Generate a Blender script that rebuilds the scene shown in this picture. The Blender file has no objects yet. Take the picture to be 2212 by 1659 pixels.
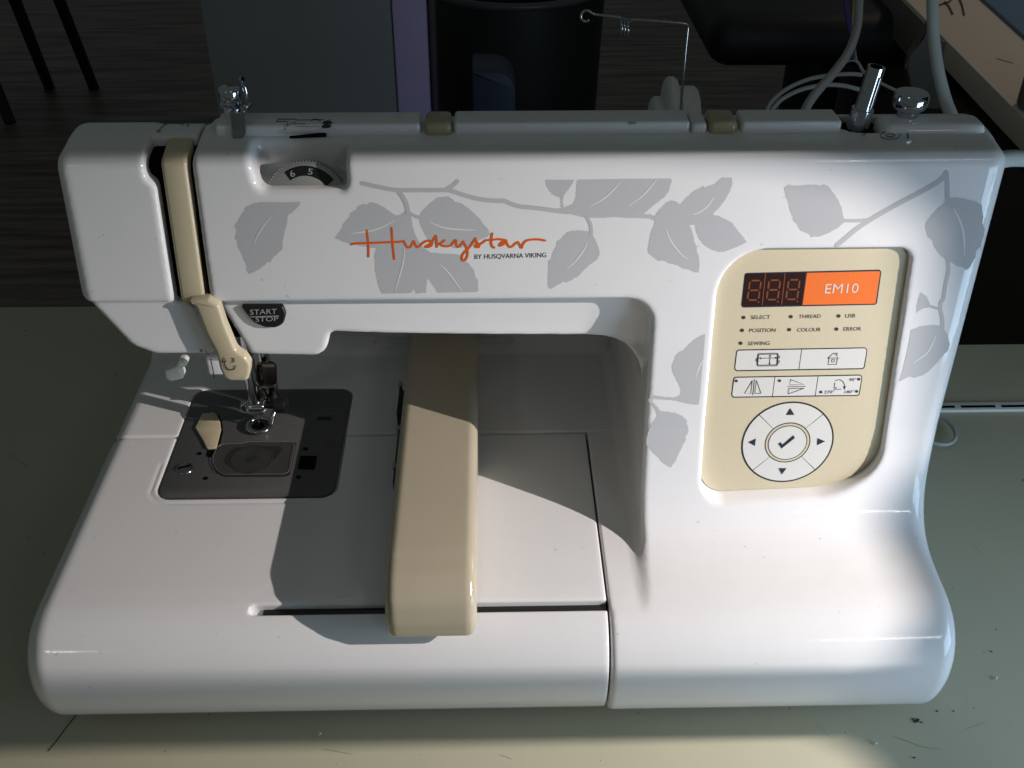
import bpy, bmesh, math, random
import numpy as np
from mathutils import Vector, Matrix

sc = bpy.context.scene
COL = sc.collection
# ------------------------------------------------------------------ camera
CF, CCX, CCY = 2250.0, 1106.0, 829.5          # focal length and centre, in a 2212 x 1659 picture
def nrm(v):
    v = np.array(v, float); return v/np.linalg.norm(v)
_y = nrm((-60, 1630, 2250))
_x = np.array((1, .0103, 0.)); _x[2] = -(_x[0]*_y[0]+_x[1]*_y[1])/_y[2]; _x = nrm(_x)
_yb = np.array((_y[0], _y[1], -_y[2])); _xb = np.array((_x[0], _x[1], -_x[2])); _zb = np.cross(_xb, _yb)
RC = np.stack([_xb, _yb, _zb], 1)             # world -> camera
CAM = np.array((0., -.295, .409))
cd = bpy.data.cameras.new('camera'); cam = bpy.data.objects.new('camera', cd); COL.objects.link(cam)
m4 = np.eye(4); m4[:3, :3] = RC.T; m4[:3, 3] = CAM
cam.matrix_world = Matrix(m4.tolist())
cd.sensor_fit = 'HORIZONTAL'; cd.sensor_width = 36; cd.lens = CF/2212*36
cd.shift_x = 0; cd.clip_start = .01; cd.clip_end = 50
sc.camera = cam
sc.view_settings.view_transform = 'Standard'; sc.view_settings.look = 'None'
sc.view_settings.exposure = 0; sc.view_settings.gamma = 1; sc.view_settings.use_curve_mapping = False

# ------------------------------------------------------------------ light
W = bpy.data.worlds.new('World'); sc.world = W; W.use_nodes = True
W.node_tree.nodes['Background'].inputs[0].default_value = (.55, .68, .66, 1)
W.node_tree.nodes['Background'].inputs[1].default_value = .085
def lamp(name, kind, loc, target, power, colour, **kw):
    l = bpy.data.lights.new(name, kind); l.energy = power; l.color = colour
    for k, v in kw.items(): setattr(l, k, v)
    o = bpy.data.objects.new(name, l); COL.objects.link(o)
    o.location = loc
    o.rotation_euler = (Vector(target)-Vector(loc)).to_track_quat('-Z', 'Y').to_euler()
    return o
KEY = (.66, -.165, .425)
lamp('warm_lamp', 'SPOT', KEY, (.13, .03, .11), 29, (1, .905, .855), shadow_soft_size=.003, spot_size=math.radians(50), spot_blend=1.0)
lamp('window_light', 'AREA', (.47, -.17, .12), (.15, .02, .06), 1.05, (.56, .77, 1), shape='RECTANGLE', size=.26, size_y=.18)
for x0, x1 in ((.70, 1.08), (-1.08, -.86)):     # the two ends of a long tube lamp; whoever took the photograph hid its middle
    lamp('tube_lamp', 'AREA', ((x0+x1)/2, -1.40, 1.18), ((x0+x1)/2*.2, .03, .06), 2.3*(x1-x0), (1, .97, .9), shape='RECTANGLE', size=x1-x0, size_y=.011)

lamp('desk_fill', 'SPOT', (1.25, 1.35, 1.15), (.72, .86, .0), 9, (1, .85, .70), shadow_soft_size=.08, spot_size=math.radians(46), spot_blend=1.0)  # added fill spot that only brightens the desk; no lamp stands there

# ------------------------------------------------------------------ picture helpers (used to take measurements off the photograph)
def ray(px, py): return RC.T @ np.array(((px-CCX)/CF, -(py-CCY)/CF, -1.))
def onz(px, py, z):
    d = ray(px, py); return CAM+d*(z-CAM[2])/d[2]
def ony(px, py, y):
    d = ray(px, py); return CAM+d*(y-CAM[1])/d[1]
FY, FZ, FT = .080, .150, .17                  # front face of the machine: y = FY + FT (z - FZ)
def yline(z): return FY+FT*(z-FZ)
def onface(px, py, off=0.):
    d = ray(px, py); k = (FY+off+FT*(CAM[2]-FZ)-CAM[1])/(d[1]-FT*d[2]); return CAM+k*d
def fxz(px, py, off=0.):
    p = onface(px, py, off); return (p[0]*1000, p[2]*1000)

# ------------------------------------------------------------------ materials
MATS = {}
def mat(name, col, rough=.4, metal=0., coat=0., bump=0., bscale=800., spec=.5, trans=0., var=0., vscale=40., rvar=0., ior=1.45, speck=0., alpha=1.):
    m = bpy.data.materials.new(name); m.use_nodes = True
    nt = m.node_tree; b = nt.nodes['Principled BSDF']; L = nt.links.new
    b.inputs['Base Color'].default_value = (*col, 1); b.inputs['Roughness'].default_value = rough
    b.inputs['Metallic'].default_value = metal; b.inputs['Specular IOR Level'].default_value = spec
    b.inputs['Coat Weight'].default_value = coat; b.inputs['Transmission Weight'].default_value = trans
    b.inputs['IOR'].default_value = ior; b.inputs['Coat Roughness'].default_value = .06
    tc = nt.nodes.new('ShaderNodeTexCoord')
    def noise(s, det=3):
        n = nt.nodes.new('ShaderNodeTexNoise'); n.inputs['Scale'].default_value = s; n.inputs['Detail'].default_value = det
        L(tc.outputs['Object'], n.inputs['Vector']); return n
    if bump:
        n = noise(bscale, 2); bp = nt.nodes.new('ShaderNodeBump'); bp.inputs['Strength'].default_value = bump; bp.inputs['Distance'].default_value = .0004
        L(n.outputs['Fac'], bp.inputs['Height']); L(bp.outputs['Normal'], b.inputs['Normal'])
    src = None
    if var:
        n = noise(vscale, 4); r = nt.nodes.new('ShaderNodeMix'); r.data_type = 'RGBA'
        r.inputs[6].default_value = (*[c*(1-var) for c in col], 1); r.inputs[7].default_value = (*[min(1, c*(1+var)) for c in col], 1)
        L(n.outputs['Fac'], r.inputs[0]); src = r.outputs[2]
    if speck:
        n = noise(330, 1); cr = nt.nodes.new('ShaderNodeValToRGB'); cr.color_ramp.elements[0].position = .76; cr.color_ramp.elements[1].position = .80
        L(n.outputs['Fac'], cr.inputs[0])
        mu = nt.nodes.new('ShaderNodeMath'); mu.operation = 'MULTIPLY'; mu.inputs[1].default_value = speck; L(cr.outputs[0], mu.inputs[0])
        r = nt.nodes.new('ShaderNodeMix'); r.data_type = 'RGBA'; r.inputs[6].default_value = (*col, 1); r.inputs[7].default_value = (*[c*.45 for c in col], 1)
        if src: L(src, r.inputs[6])
        L(mu.outputs[0], r.inputs[0]); src = r.outputs[2]
    if src: L(src, b.inputs['Base Color'])
    if rvar:
        n = noise(25, 5); mr = nt.nodes.new('ShaderNodeMapRange'); mr.inputs[3].default_value = max(.02, rough-rvar); mr.inputs[4].default_value = rough+rvar
        L(n.outputs['Fac'], mr.inputs[0]); L(mr.outputs[0], b.inputs['Roughness'])
    if alpha < 1: b.inputs['Alpha'].default_value = alpha
    MATS[name] = m; return m
white = mat('white_plastic', (.765, .763, .772), .085, bump=.03, bscale=1100, rvar=.035, var=.02, vscale=60, speck=.35)
greyprint = mat('grey_print', (.50, .505, .525), .10, rvar=.03)
lip_w = mat('white_vein_print', (.76, .755, .74), .10)
cream = mat('cream_plastic', (.46, .405, .30), .14, bump=.05, bscale=900, rvar=.06, var=.04, vscale=50)
creaml = mat('cream_cover', (.56, .485, .335), .16, bump=.05, bscale=900, rvar=.05, var=.04, vscale=50)
creamd = mat('aged_cream_plastic', (.40, .345, .22), .14, rvar=.06, var=.06, vscale=80)
panelm = mat('panel_film', (.60, .53, .375), .42, bump=.12, bscale=2200, var=.05, vscale=900)
keym = mat('key_film', (.66, .65, .62), .42, bump=.1, bscale=2200, var=.02, vscale=900)
ink = mat('black_ink', (.022, .022, .026), .42)
inkb = mat('blue_black_ink', (.018, .026, .045), .42)
brown = mat('brown_dot', (.052, .038, .030), .45)
orange = mat('orange_film', (.82, .17, .025), .42, var=.08, vscale=1500)
orangep = mat('orange_print', (.74, .12, .012), .12)
palet = mat('pale_letter', (.72, .60, .52), .5)
dispm = mat('dark_display', (.030, .012, .011), .25, var=.5, vscale=2500)
segm = mat('unlit_segment', (.20, .060, .024), .4, var=.2, vscale=2000)
black = mat('black_plastic', (.010, .010, .011), .4)
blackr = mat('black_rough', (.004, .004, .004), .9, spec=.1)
steel = mat('grey_plate', (.10, .098, .101), .30, metal=.0, bump=.1, bscale=2500, var=.06, vscale=300, rvar=.08, spec=.6)
chrome = mat('chrome', (.60, .61, .64), .11, metal=1., rvar=.04)
chromed = mat('dull_chrome', (.42, .42, .43), .22, metal=1., rvar=.08)
clear = mat('clear_cover', (.30, .30, .29), .10, spec=.7, rvar=.06, alpha=.05)
greyt = mat('grey_lettering', (.38, .38, .39), .4)
capm = mat('grey_white_plastic', (.70, .71, .69), .35)
woodf = None

# ------------------------------------------------------------------ object helpers
def link(name, me, material, parent=None):
    o = bpy.data.objects.new(name, me); COL.objects.link(o)
    if material: me.materials.append(material)
    if parent: o.parent = parent
    return o
def tag(o, label=None, cat=None, group=None, kind=None):
    if label: o['label'] = label
    if cat: o['category'] = cat
    if group: o['group'] = group
    if kind: o['kind'] = kind
    return o
def empty(name, loc, label, cat, group=None):
    o = bpy.data.objects.new(name, None); COL.objects.link(o); o.location = loc; o.empty_display_size = .02
    return tag(o, label, cat, group)
def shade(me, ang=40):
    me.polygons.foreach_set('use_smooth', [True]*len(me.polygons))
    try: me.set_sharp_from_angle(angle=math.radians(ang))
    except Exception: pass
def fin(bm, name, material, parent=None, smooth=40):
    me = bpy.data.meshes.new(name); bmesh.ops.recalc_face_normals(bm, faces=bm.faces[:]); bm.to_mesh(me); bm.free()
    if smooth: shade(me, smooth)
    return link(name, me, material, parent)
def raw(name, verts, faces, material, parent=None, smooth=0):
    me = bpy.data.meshes.new(name); me.from_pydata([tuple(v) for v in verts], [], faces); me.update()
    if smooth: shade(me, smooth)
    return link(name, me, material, parent)
def rbox(name, c, s, material, parent=None, r=.001, seg=3, rot=None, shear=None):
    bm = bmesh.new(); bmesh.ops.create_cube(bm, size=1)
    for v in bm.verts: v.co = Vector((v.co.x*s[0], v.co.y*s[1], v.co.z*s[2]))
    if r: bmesh.ops.bevel(bm, geom=bm.edges[:], offset=r, segments=seg, profile=.5, affect='EDGES')
    if rot: bmesh.ops.rotate(bm, verts=bm.verts, cent=(0, 0, 0), matrix=rot)
    for v in bm.verts:
        v.co += Vector(c)
    return fin(bm, name, material, parent)
def prism(name, pts, h, axis, base, material, parent=None, r=0., seg=2):
    """pts: 2D outline; extruded along axis ('z': xy outline, 'y': xz outline, 'x': yz outline) from base to base+h"""
    bm = bmesh.new()
    def v3(p, t): return {'z': (p[0], p[1], t), 'y': (p[0], t, p[1]), 'x': (t, p[0], p[1])}[axis]
    a = [bm.verts.new(v3(p, base)) for p in pts]; b = [bm.verts.new(v3(p, base+h)) for p in pts]
    f1 = bm.faces.new(a); f2 = bm.faces.new(b); n = len(pts)
    for i in range(n): bm.faces.new((a[i], a[(i+1) % n], b[(i+1) % n], b[i]))
    bmesh.ops.recalc_face_normals(bm, faces=bm.faces[:])
    if r:
        es = list(set(f1.edges[:]+f2.edges[:]))
        bmesh.ops.bevel(bm, geom=es, offset=r, segments=seg, profile=.5, affect='EDGES')
    bmesh.ops.triangulate(bm, faces=[f for f in bm.faces if len(f.verts) > 4])
    return fin(bm, name, material, parent)
def tubemesh(bm, pts, rad, seg=10, cap=True):
    pts = [Vector(p) for p in pts]; n = len(pts); rings = []
    rads = rad if hasattr(rad, '__len__') else [rad]*n
    up = Vector((0, 0, 1)); t0 = (pts[1]-pts[0]).normalized()
    if abs(t0.dot(up)) > .9: up = Vector((1, 0, 0))
    u = t0.cross(up).normalized()
    for i in range(n):
        t = (pts[min(i+1, n-1)]-pts[max(i-1, 0)]).normalized()
        u = (u-t*u.dot(t)).normalized(); w = t.cross(u)
        rings.append([bm.verts.new(pts[i]+(u*math.cos(a)+w*math.sin(a))*rads[i]) for a in [2*math.pi*k/seg for k in range(seg)]])
    for i in range(n-1):
        for k in range(seg): bm.faces.new((rings[i][k], rings[i][(k+1) % seg], rings[i+1][(k+1) % seg], rings[i+1][k]))
    if cap: bm.faces.new(rings[0][::-1]); bm.faces.new(rings[-1])
def tube(name, pts, rad, material, parent=None, seg=10, smooth=50):
    bm = bmesh.new(); tubemesh(bm, pts, rad, seg); return fin(bm, name, material, parent, smooth)
def spline(pts, k=8):
    """Catmull-Rom through the points"""
    P = [np.array(p, float) for p in pts]; P = [2*P[0]-P[1]]+P+[2*P[-1]-P[-2]]; out = []
    for i in range(1, len(P)-2):
        for j in range(k):
            t = j/k; a, b, c, d = P[i-1:i+3]
            out.append(.5*((2*b)+(c-a)*t+(2*a-5*b+4*c-d)*t*t+(3*b-a-3*c+d)*t**3))
    out.append(P[-2]); return out
def lathe(name, prof, c, material, parent=None, axis=(0, 0, 1), seg=32, smooth=40):
    bm = bmesh.new(); q = Vector((0, 0, 1)).rotation_difference(Vector(axis)); rings = []
    for r, h in prof:
        if r < 1e-6: rings.append([bm.verts.new(q @ Vector((0, 0, h))+Vector(c))]*seg)
        else: rings.append([bm.verts.new(q @ Vector((r*math.cos(2*math.pi*k/seg), r*math.sin(2*math.pi*k/seg), h))+Vector(c)) for k in range(seg)])
    for i in range(len(rings)-1):
        for k in range(seg):
            f = []
            for v in (rings[i][k], rings[i][(k+1) % seg], rings[i+1][(k+1) % seg], rings[i+1][k]):
                if v not in f: f.append(v)
            if len(f) > 2: bm.faces.new(f)
    return fin(bm, name, material, parent, smooth)
def fillet(pts, rad, k=7):
    """round the corners of a polygon; rad: one radius or one per point"""
    n = len(pts); out = []
    rr = rad if hasattr(rad, '__len__') else [rad]*n
    for i in range(n):
        p = np.array(pts[i], float); a = np.array(pts[i-1], float); b = np.array(pts[(i+1) % n], float)
        r = rr[i]
        if r <= 0: out.append(tuple(p)); continue
        u, v = nrm(a-p), nrm(b-p); c = float(np.clip(u@v, -1, 1)); th = math.acos(c)
        if th > math.pi-.02: out.append(tuple(p)); continue
        d = min(r/math.tan(th/2), .48*np.linalg.norm(a-p), .48*np.linalg.norm(b-p)); r2 = d*math.tan(th/2)
        ctr = p+nrm(u+v)*r2/math.sin(th/2); s, e = p+u*d, p+v*d
        a0 = math.atan2(*(s-ctr)[::-1]); a1 = math.atan2(*(e-ctr)[::-1]); da = (a1-a0+math.pi) % (2*math.pi)-math.pi
        out += [tuple(ctr+r2*np.array((math.cos(a0+da*j/k), math.sin(a0+da*j/k)))) for j in range(k+1)]
    return out

# ------------------------------------------------------------------ moulded shells: distance fields turned into meshes
def sdpoly(pts, A, B):
    """signed distance to a polygon at the points (A, B), negative inside"""
    P = np.array(pts, np.float32); d = np.full(np.broadcast(A, B).shape, 1e9, np.float32); s = np.ones_like(d)
    n = len(P); j = n-1
    for i in range(n):
        ex, ey = P[j]-P[i]; wx = A-P[i, 0]; wy = B-P[i, 1]
        t = np.clip((wx*ex+wy*ey)/(ex*ex+ey*ey+1e-12), 0, 1); bx = wx-ex*t; by = wy-ey*t
        d = np.minimum(d, bx*bx+by*by)
        c1 = wy >= 0; c2 = B < P[j, 1]; c3 = (ex*wy) > (ey*wx)
        fl = (c1 & c2 & c3) | (~c1 & ~c2 & ~c3); s = np.where(fl, -s, s); j = i
    return s*np.sqrt(d)
def rmax(a, b, r):
    if r <= 0: return np.maximum(a, b)
    return np.minimum(-r, np.maximum(a, b))+np.hypot(np.maximum(a+r, 0), np.maximum(b+r, 0))
def rmin(a, b, r): return -rmax(-a, -b, r)
CORN = np.array([(i, j, k) for i in (0, 1) for j in (0, 1) for k in (0, 1)])
def surface(name, F, org, h, material, parent=None):
    ins = F < 0; nx, ny, nz = F.shape
    cnt = np.zeros((nx-1, ny-1, nz-1), np.int8)
    for i, j, k in CORN: cnt += ins[i:nx-1+i, j:ny-1+j, k:nz-1+k]
    act = (cnt > 0) & (cnt < 8); idx = np.argwhere(act); N = len(idx)
    vm = np.full(act.shape, -1, np.int32); vm[act] = np.arange(N)
    v = [F[idx[:, 0]+c[0], idx[:, 1]+c[1], idx[:, 2]+c[2]] for c in CORN]
    pos = np.zeros((N, 3)); n = np.zeros(N)
    for a in range(8):
        for b in range(a+1, 8):
            if np.abs(CORN[a]-CORN[b]).sum() != 1: continue
            cr = (v[a] < 0) != (v[b] < 0); t = np.where(cr, v[a]/np.where(cr, v[a]-v[b], 1), 0)
            pos += np.where(cr[:, None], CORN[a]+t[:, None]*(CORN[b]-CORN[a]), 0); n += cr
    pos /= n[:, None]
    def interp(p):
        f = np.zeros(N); g = np.zeros((N, 3))
        for a in range(8):
            w = [p[:, q] if CORN[a][q] else 1-p[:, q] for q in range(3)]; f += v[a]*w[0]*w[1]*w[2]
            for q in range(3):
                o = [w[r] for r in range(3) if r != q]; g[:, q] += (1 if CORN[a][q] else -1)*v[a]*o[0]*o[1]
        return f, g
    for _ in range(2):
        f, g = interp(pos); pos = np.clip(pos-(f/np.maximum((g*g).sum(1), 1e-6))[:, None]*g, -.3, 1.3)
    f, g = interp(np.clip(pos, 0, 1)); g /= np.maximum(np.linalg.norm(g, axis=1), 1e-6)[:, None]
    # smooth the normals over the neighbouring cells
    vol = np.zeros(act.shape+(3,), np.float32); vol[act] = g
    acc = np.zeros((N, 3)); pad = np.pad(vol, ((1, 1), (1, 1), (1, 1), (0, 0)))
    for di in (0, 1, 2):
        for dj in (0, 1, 2):
            for dk in (0, 1, 2):
                q = pad[idx[:, 0]+di, idx[:, 1]+dj, idx[:, 2]+dk]; w = np.clip((q*g).sum(1), 0, 1)**4; acc += q*w[:, None]
    g = acc/np.maximum(np.linalg.norm(acc, axis=1), 1e-6)[:, None]
    quads = []
    for ax in range(3):
        o = [q for q in range(3) if q != ax]
        sl0 = [slice(None)]*3; sl1 = [slice(None)]*3; sl0[ax] = slice(0, -1); sl1[ax] = slice(1, None)
        for q in o: sl0[q] = slice(1, -1); sl1[q] = slice(1, -1)
        A, B = ins[tuple(sl0)], ins[tuple(sl1)]; ch = np.argwhere(A != B); up = A[ch[:, 0], ch[:, 1], ch[:, 2]]
        e1 = np.zeros(3, int); e1[o[0]] = 1; e2 = np.zeros(3, int); e2[o[1]] = 1
        def at(d): c = ch+d; return vm[c[:, 0], c[:, 1], c[:, 2]]
        qd = np.stack([at(0*e1), at(e1), at(e1+e2), at(e2)], 1)
        flip = up if ax != 1 else ~up
        qd = np.where(flip[:, None], qd, qd[:, ::-1]); quads.append(qd)
    quads = np.concatenate(quads); quads = quads[(quads >= 0).all(1)]
    V = (np.array(org)+(idx+pos)*h)/1000.
    me = bpy.data.meshes.new(name); me.vertices.add(N); me.vertices.foreach_set('co', V.astype(np.float32).ravel())
    nq = len(quads); me.loops.add(nq*4); me.loops.foreach_set('vertex_index', quads.astype(np.int32).ravel())
    me.polygons.add(nq); me.polygons.foreach_set('loop_start', np.arange(0, nq*4, 4, dtype=np.int32)); me.polygons.foreach_set('loop_total', np.full(nq, 4, np.int32))
    me.update(calc_edges=True); me.validate()
    me.polygons.foreach_set('use_smooth', [True]*len(me.polygons))
    me.normals_split_custom_set_from_vertices([tuple(x) for x in g])
    return link(name, me, material, parent)
def grid(x0, x1, y0, y1, z0, z1, h):
    f = lambda a, b: np.arange(a, b+h, h, dtype=np.float32)
    return f(x0, x1)[:, None, None], f(y0, y1)[None, :, None], f(z0, z1)[None, None, :]

ZB = 64.                                       # level of the sewing bed, mm
M = empty('sewing_machine', (0, .1, 0), 'white sewing machine with grey leaf prints and cream control panel on the pale table', 'sewing machine')
Minv = None
def P(o):                                      # parent without moving: the machine's empty has a plain offset
    o.parent = M; o.matrix_parent_inverse = Matrix.Translation((0, -.1, 0)); return o
def sub(o, par):
    o.parent = par; return o

# profile of the body, in (y, z) mm
front = [(4, 9), (-3, 17), (-6, 29), (-5.5, 41), (-1, 52), (8, 60.5), (19, 64.3), (32, 65.5), (44, 67), (54, 71), (61.5, 78.5), (66.5, 88), (70.5, 101)]
front = [tuple(p) for p in spline(front, 5)]
zt0 = 115.
front += [(1000*yline(zt0/1000), zt0), (1000*yline(.2285), 228.5)]
top = [(97.5, 236.), (101.5, 238.6), (108, 240.3), (116, 241.4), (123, 241.6), (127, 240.4), (150, 228), (196, 206), (204, 202), (206, 196), (206, 9)]
bev = fillet([front[-1], (1000*yline(.2385), 238.5), (110, 240.4)], [0, 8.5, 0], 8)[1:]
PROF = front+[(float(a), float(b)) for a, b in bev]+top[2:]
_pz = np.array([p[1] for p in PROF[:len(front)+6]]); _py = np.array([p[0] for p in PROF[:len(front)+6]])
_o = np.argsort(_pz)
def yface(z): return float(np.interp(z*1000, _pz[_o], _py[_o]))/1000

# outlines in (x, z) mm taken on the front face
zA = fxz(900, 652)[1]; zB = fxz(1100, 728, .0142)[1]; xC = 69.0
xs = -118.9                          # left edge of the arm at the lever slot
B = .0062
chin = [fxz(475, 662, B), fxz(541, 768, B), fxz(702, 772, B), fxz(714, 719, B)]

h = 1.0
X, Y, Z = grid(-124, 219, -10, 210, 5, 247, h)
yz = sdpoly(PROF, Y[0], Z[0])[None]; yzb = sdpoly([(a+6.2, b) for a, b in PROF], Y[0], Z[0])[None]
xr = (X-(203.5+.052*(Z-64)))*.998
KA = [(xs, 300), (xs, zA)] + fillet([(xs, zA), (xC, zA), (xC, ZB), (50, ZB)], [0, 11, 6, 0])[1:-1] + [(50.2, ZB), (50.2, -20), (400, -20), (400, 300)]
KB = [(chin[0][0], 300), chin[0], chin[1]] + fillet(chin[1:]+[(43, zB)], [0, 11, 2.5, 0])[1:-1] + fillet([(20, zB), (xC, zB), (xC, ZB), (50, ZB)], [0, 24, 7, 0])[1:-1] + [(50.2, ZB), (50.2, -20), (400, -20), (400, 300)]
XX, ZZ = X[:, 0], Z[0]
ka = sdpoly(KA, XX, ZZ)[:, None]; kb = sdpoly(KB, XX, ZZ)[:, None]
F = rmax(rmax(yz, ka, 2.2), xr, 9)
sx_ = np.clip((X+70)/112, 0, 1)
cutp = 1000*(FY+FT*(Z/1000-FZ))+6.2+sx_*np.clip((zA-Z)/(zA-zB), 0, 1.2)*8.5-Y      # the band under the arm leans back towards the column
F = np.minimum(F, rmax(rmax(rmax(yzb, kb, 2.2), xr, 9), cutp*.9, 1.2))
# control panel recess
PAN = fillet([fxz(1558, 541), fxz(1972, 537), fxz(1900, 1010), fxz(1800, 1060), fxz(1510, 1073)], [20, 6, 22, 40, 11], 12)
PD = 4.3
pan = sdpoly(PAN, XX, ZZ)[:, None]
F = rmax(F, -rmax(pan, (Y-(1000*(FY+FT*(Z/1000-FZ))+PD))*.986, .4), 1.4)
# tension dial pocket
zf = fxz(650, 412)[1]
dpk = fillet([fxz(533, 398), (fxz(533, 398)[0], 262), (fxz(757, 398)[0], 262), fxz(750, 400)], [9, 0, 0, 7])
dpk = [(a, b) for a, b in dpk]
dk = sdpoly(fillet([(fxz(556, 400)[0], zf), (fxz(532, 400)[0]-2.5, 262), (fxz(752, 400)[0], 262), (fxz(748, 400)[0], zf)], [5, 0, 0, 3]), XX, ZZ)[:, None]
F = rmax(F, -rmax(dk, Y-110.5, 4), 2.2)
# bobbin winder hole
wl = np.hypot((X-157.), (Y-121.)*1.5)-13
F = rmax(F, -np.maximum(wl, 232-Z), 1.0)
body = P(surface('body_housing', F, (-124, -10, 5), h, white))
del F, wl

# face cover at the needle end
X, Y, Z = grid(-181, -105, 60, 210, 140, 247, h)
yz = sdpoly(PROF, Y[0], Z[0])[None]; yzb = sdpoly([(a+1.6, b) for a, b in PROF], Y[0], Z[0])[None]; XX, ZZ = X[:, 0], Z[0]
a1, a2 = fxz(341, 427), fxz(382, 642)
xl = -174.8; xg = -134.4; xw = fxz(313, 391)[0]
zs = fxz(330, 404)[1]
zr = fxz(190, 655)[1]
H1 = fillet([(xl, 300), (xl, zr), (xg, zr), (xg, zs), (xw, zs+3.5), (xw, 300)], [0, 5, 1.5, 5, 5, 0])
H2 = fillet([(xl+.6, 300), (xl+.6, zr+8), fxz(190, 656), fxz(282, 752), fxz(330, 770), fxz(473, 771), fxz(408, 664), (xg, zr-1), (xg, zs), (xw, zs+3.5), (xw, 300)], [0, 2, 5, 9, 12, 3, 2, 0, 4, 4, 0])
xlft = (xl-X)
F = rmax(rmax(yz, sdpoly(H1, XX, ZZ)[:, None], 1.4), xlft, 7)
F = rmin(F, rmax(rmax(yzb, sdpoly(H2, XX, ZZ)[:, None], 1.6), xlft, 7), .8)
hb_ = sdpoly([(xl, 300), (xl, zr), (xs-.7, zr), (xs-.7, 300)], XX, ZZ)[:, None]
F = np.minimum(F, rmax(rmax(rmax(yz, hb_, .6), 112.5-Y, 1.), xlft, 7))
face = P(surface('face_cover', F, (-181, 60, 140), h, white))

# left half of the base, with the bed
h = 1.0
X, Y, Z = grid(-207, 53, -10, 140, 5, 68, h)
BASE = spline([(6, 9), (-1.5, 17), (-5.5, 29), (-5.5, 40), (-1.5, 51), (7, 59.5), (17, 63.2), (28, 64)], 6)
BASE = [tuple(p) for p in BASE]+[(230, 64), (230, 9)]
yz = sdpoly(BASE, Y[0], Z[0])[None]
F = rmax(yz, -203-X, 11)
F = rmax(F, X-49.4, .8)
F = rmax(F, Y-136.3, .6)
ysl = 1000*onz(900, 1309, .064)[1]; xsl = 1000*onz(540, 1312, .064)[0]+2
slot = np.hypot(np.maximum(xsl-X, 0), Y-ysl)-2.4
F = rmax(F, -np.maximum(slot, 59.5-Z), .5)
pp = [onz(*q, .064)*1000 for q in ((425, 843), (759, 843), (721, 1075), (338, 1075))]
pl = [(p[0], p[1]) for p in pp]
x0p, x1p = (pl[0][0]+pl[3][0])/2, (pl[1][0]+pl[2][0])/2; y0p, y1p = pl[3][1], pl[0][1]
PL = fillet([(x0p, y0p), (x1p, y0p), (x1p, y1p), (x0p, y1p)], [7, 7, 7, 7])
XY = sdpoly(PL, X[:, :, 0], Y[:, :, 0])[:, :, None]
F = rmax(F, -np.maximum(XY-.9, 62.0-Z), .7)
gr = np.abs(XY-4.2)-.7
gr = np.maximum(gr, Y-(y0p+26))
gr = np.maximum(gr, X-(x1p-12))
F = np.maximum(F, -np.maximum(gr, 63.45-Z))
bed = P(surface('bed_housing', F, (-207, -10, 5), h, white))
X, Y, Z = grid(-207, 79, 132, 222, 5, 84, h)
yz = sdpoly([(137, 9), (137, 64.2), (211, 64.2), (213, 66), (213.5, 78), (219, 78), (219, 9)], Y[0], Z[0])[None]
oc = sdpoly(fillet([(-203.5, 137.2), (68, 137.2), (75.5, 146), (75.5, 230), (-203.5, 230)], [0, 9, 6, 0, 0]), X[:, :, 0], Y[:, :, 0])[:, :, None]
F = rmax(rmax(yz, oc, .7), -203-X, 11)
F = rmax(F, -np.maximum(XY_ := sdpoly(PL, X[:, :, 0], Y[:, :, 0])[:, :, None]-.9, 62.0-Z), .5)
# long shallow slot in the upright lip at the back
F = np.maximum(F, -np.maximum(np.maximum(np.hypot(np.maximum(np.abs(X+28)-38, 0), Z-72.)-2.2, Y-215.5), 0*X-1))
rear = P(surface('rear_bed_cover', F, (-207, 132, 5), h, white))
del F
P(rbox('rear_wall', (-.004, .2178, .112), (.158, .003, .094), white, None, .0008))
P(rbox('base_foot', (-.17, .03, .0055), (.03, .02, .011), black, None, .002)); P(rbox('base_foot', (.16, .03, .0055), (.03, .02, .011), black, None, .002))
P(rbox('base_tray', (.0, .105, .012), (.37, .19, .010), creamd, None, .002))
P(rbox('slot_strip', (-.026, ysl/1000, .0600), (.150, .0042, .0016), black, None, .0002))
P(rbox('seam_strip', (.0499, .078, .034), (.0012, .116, .050), blackr, None, 0))
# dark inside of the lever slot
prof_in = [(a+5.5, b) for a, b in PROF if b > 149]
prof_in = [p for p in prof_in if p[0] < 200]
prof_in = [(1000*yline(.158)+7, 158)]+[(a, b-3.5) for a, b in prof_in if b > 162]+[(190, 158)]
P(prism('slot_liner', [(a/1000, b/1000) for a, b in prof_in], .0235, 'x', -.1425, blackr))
P(prism('slot_liner', fillet([tuple(np.array(fxz(392, 640))/1000), tuple(np.array(fxz(480, 640))/1000), tuple(np.array(fxz(548, 766))/1000), tuple(np.array(fxz(462, 766))/1000)], .001), .05, 'y', .0945, blackr))

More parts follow.
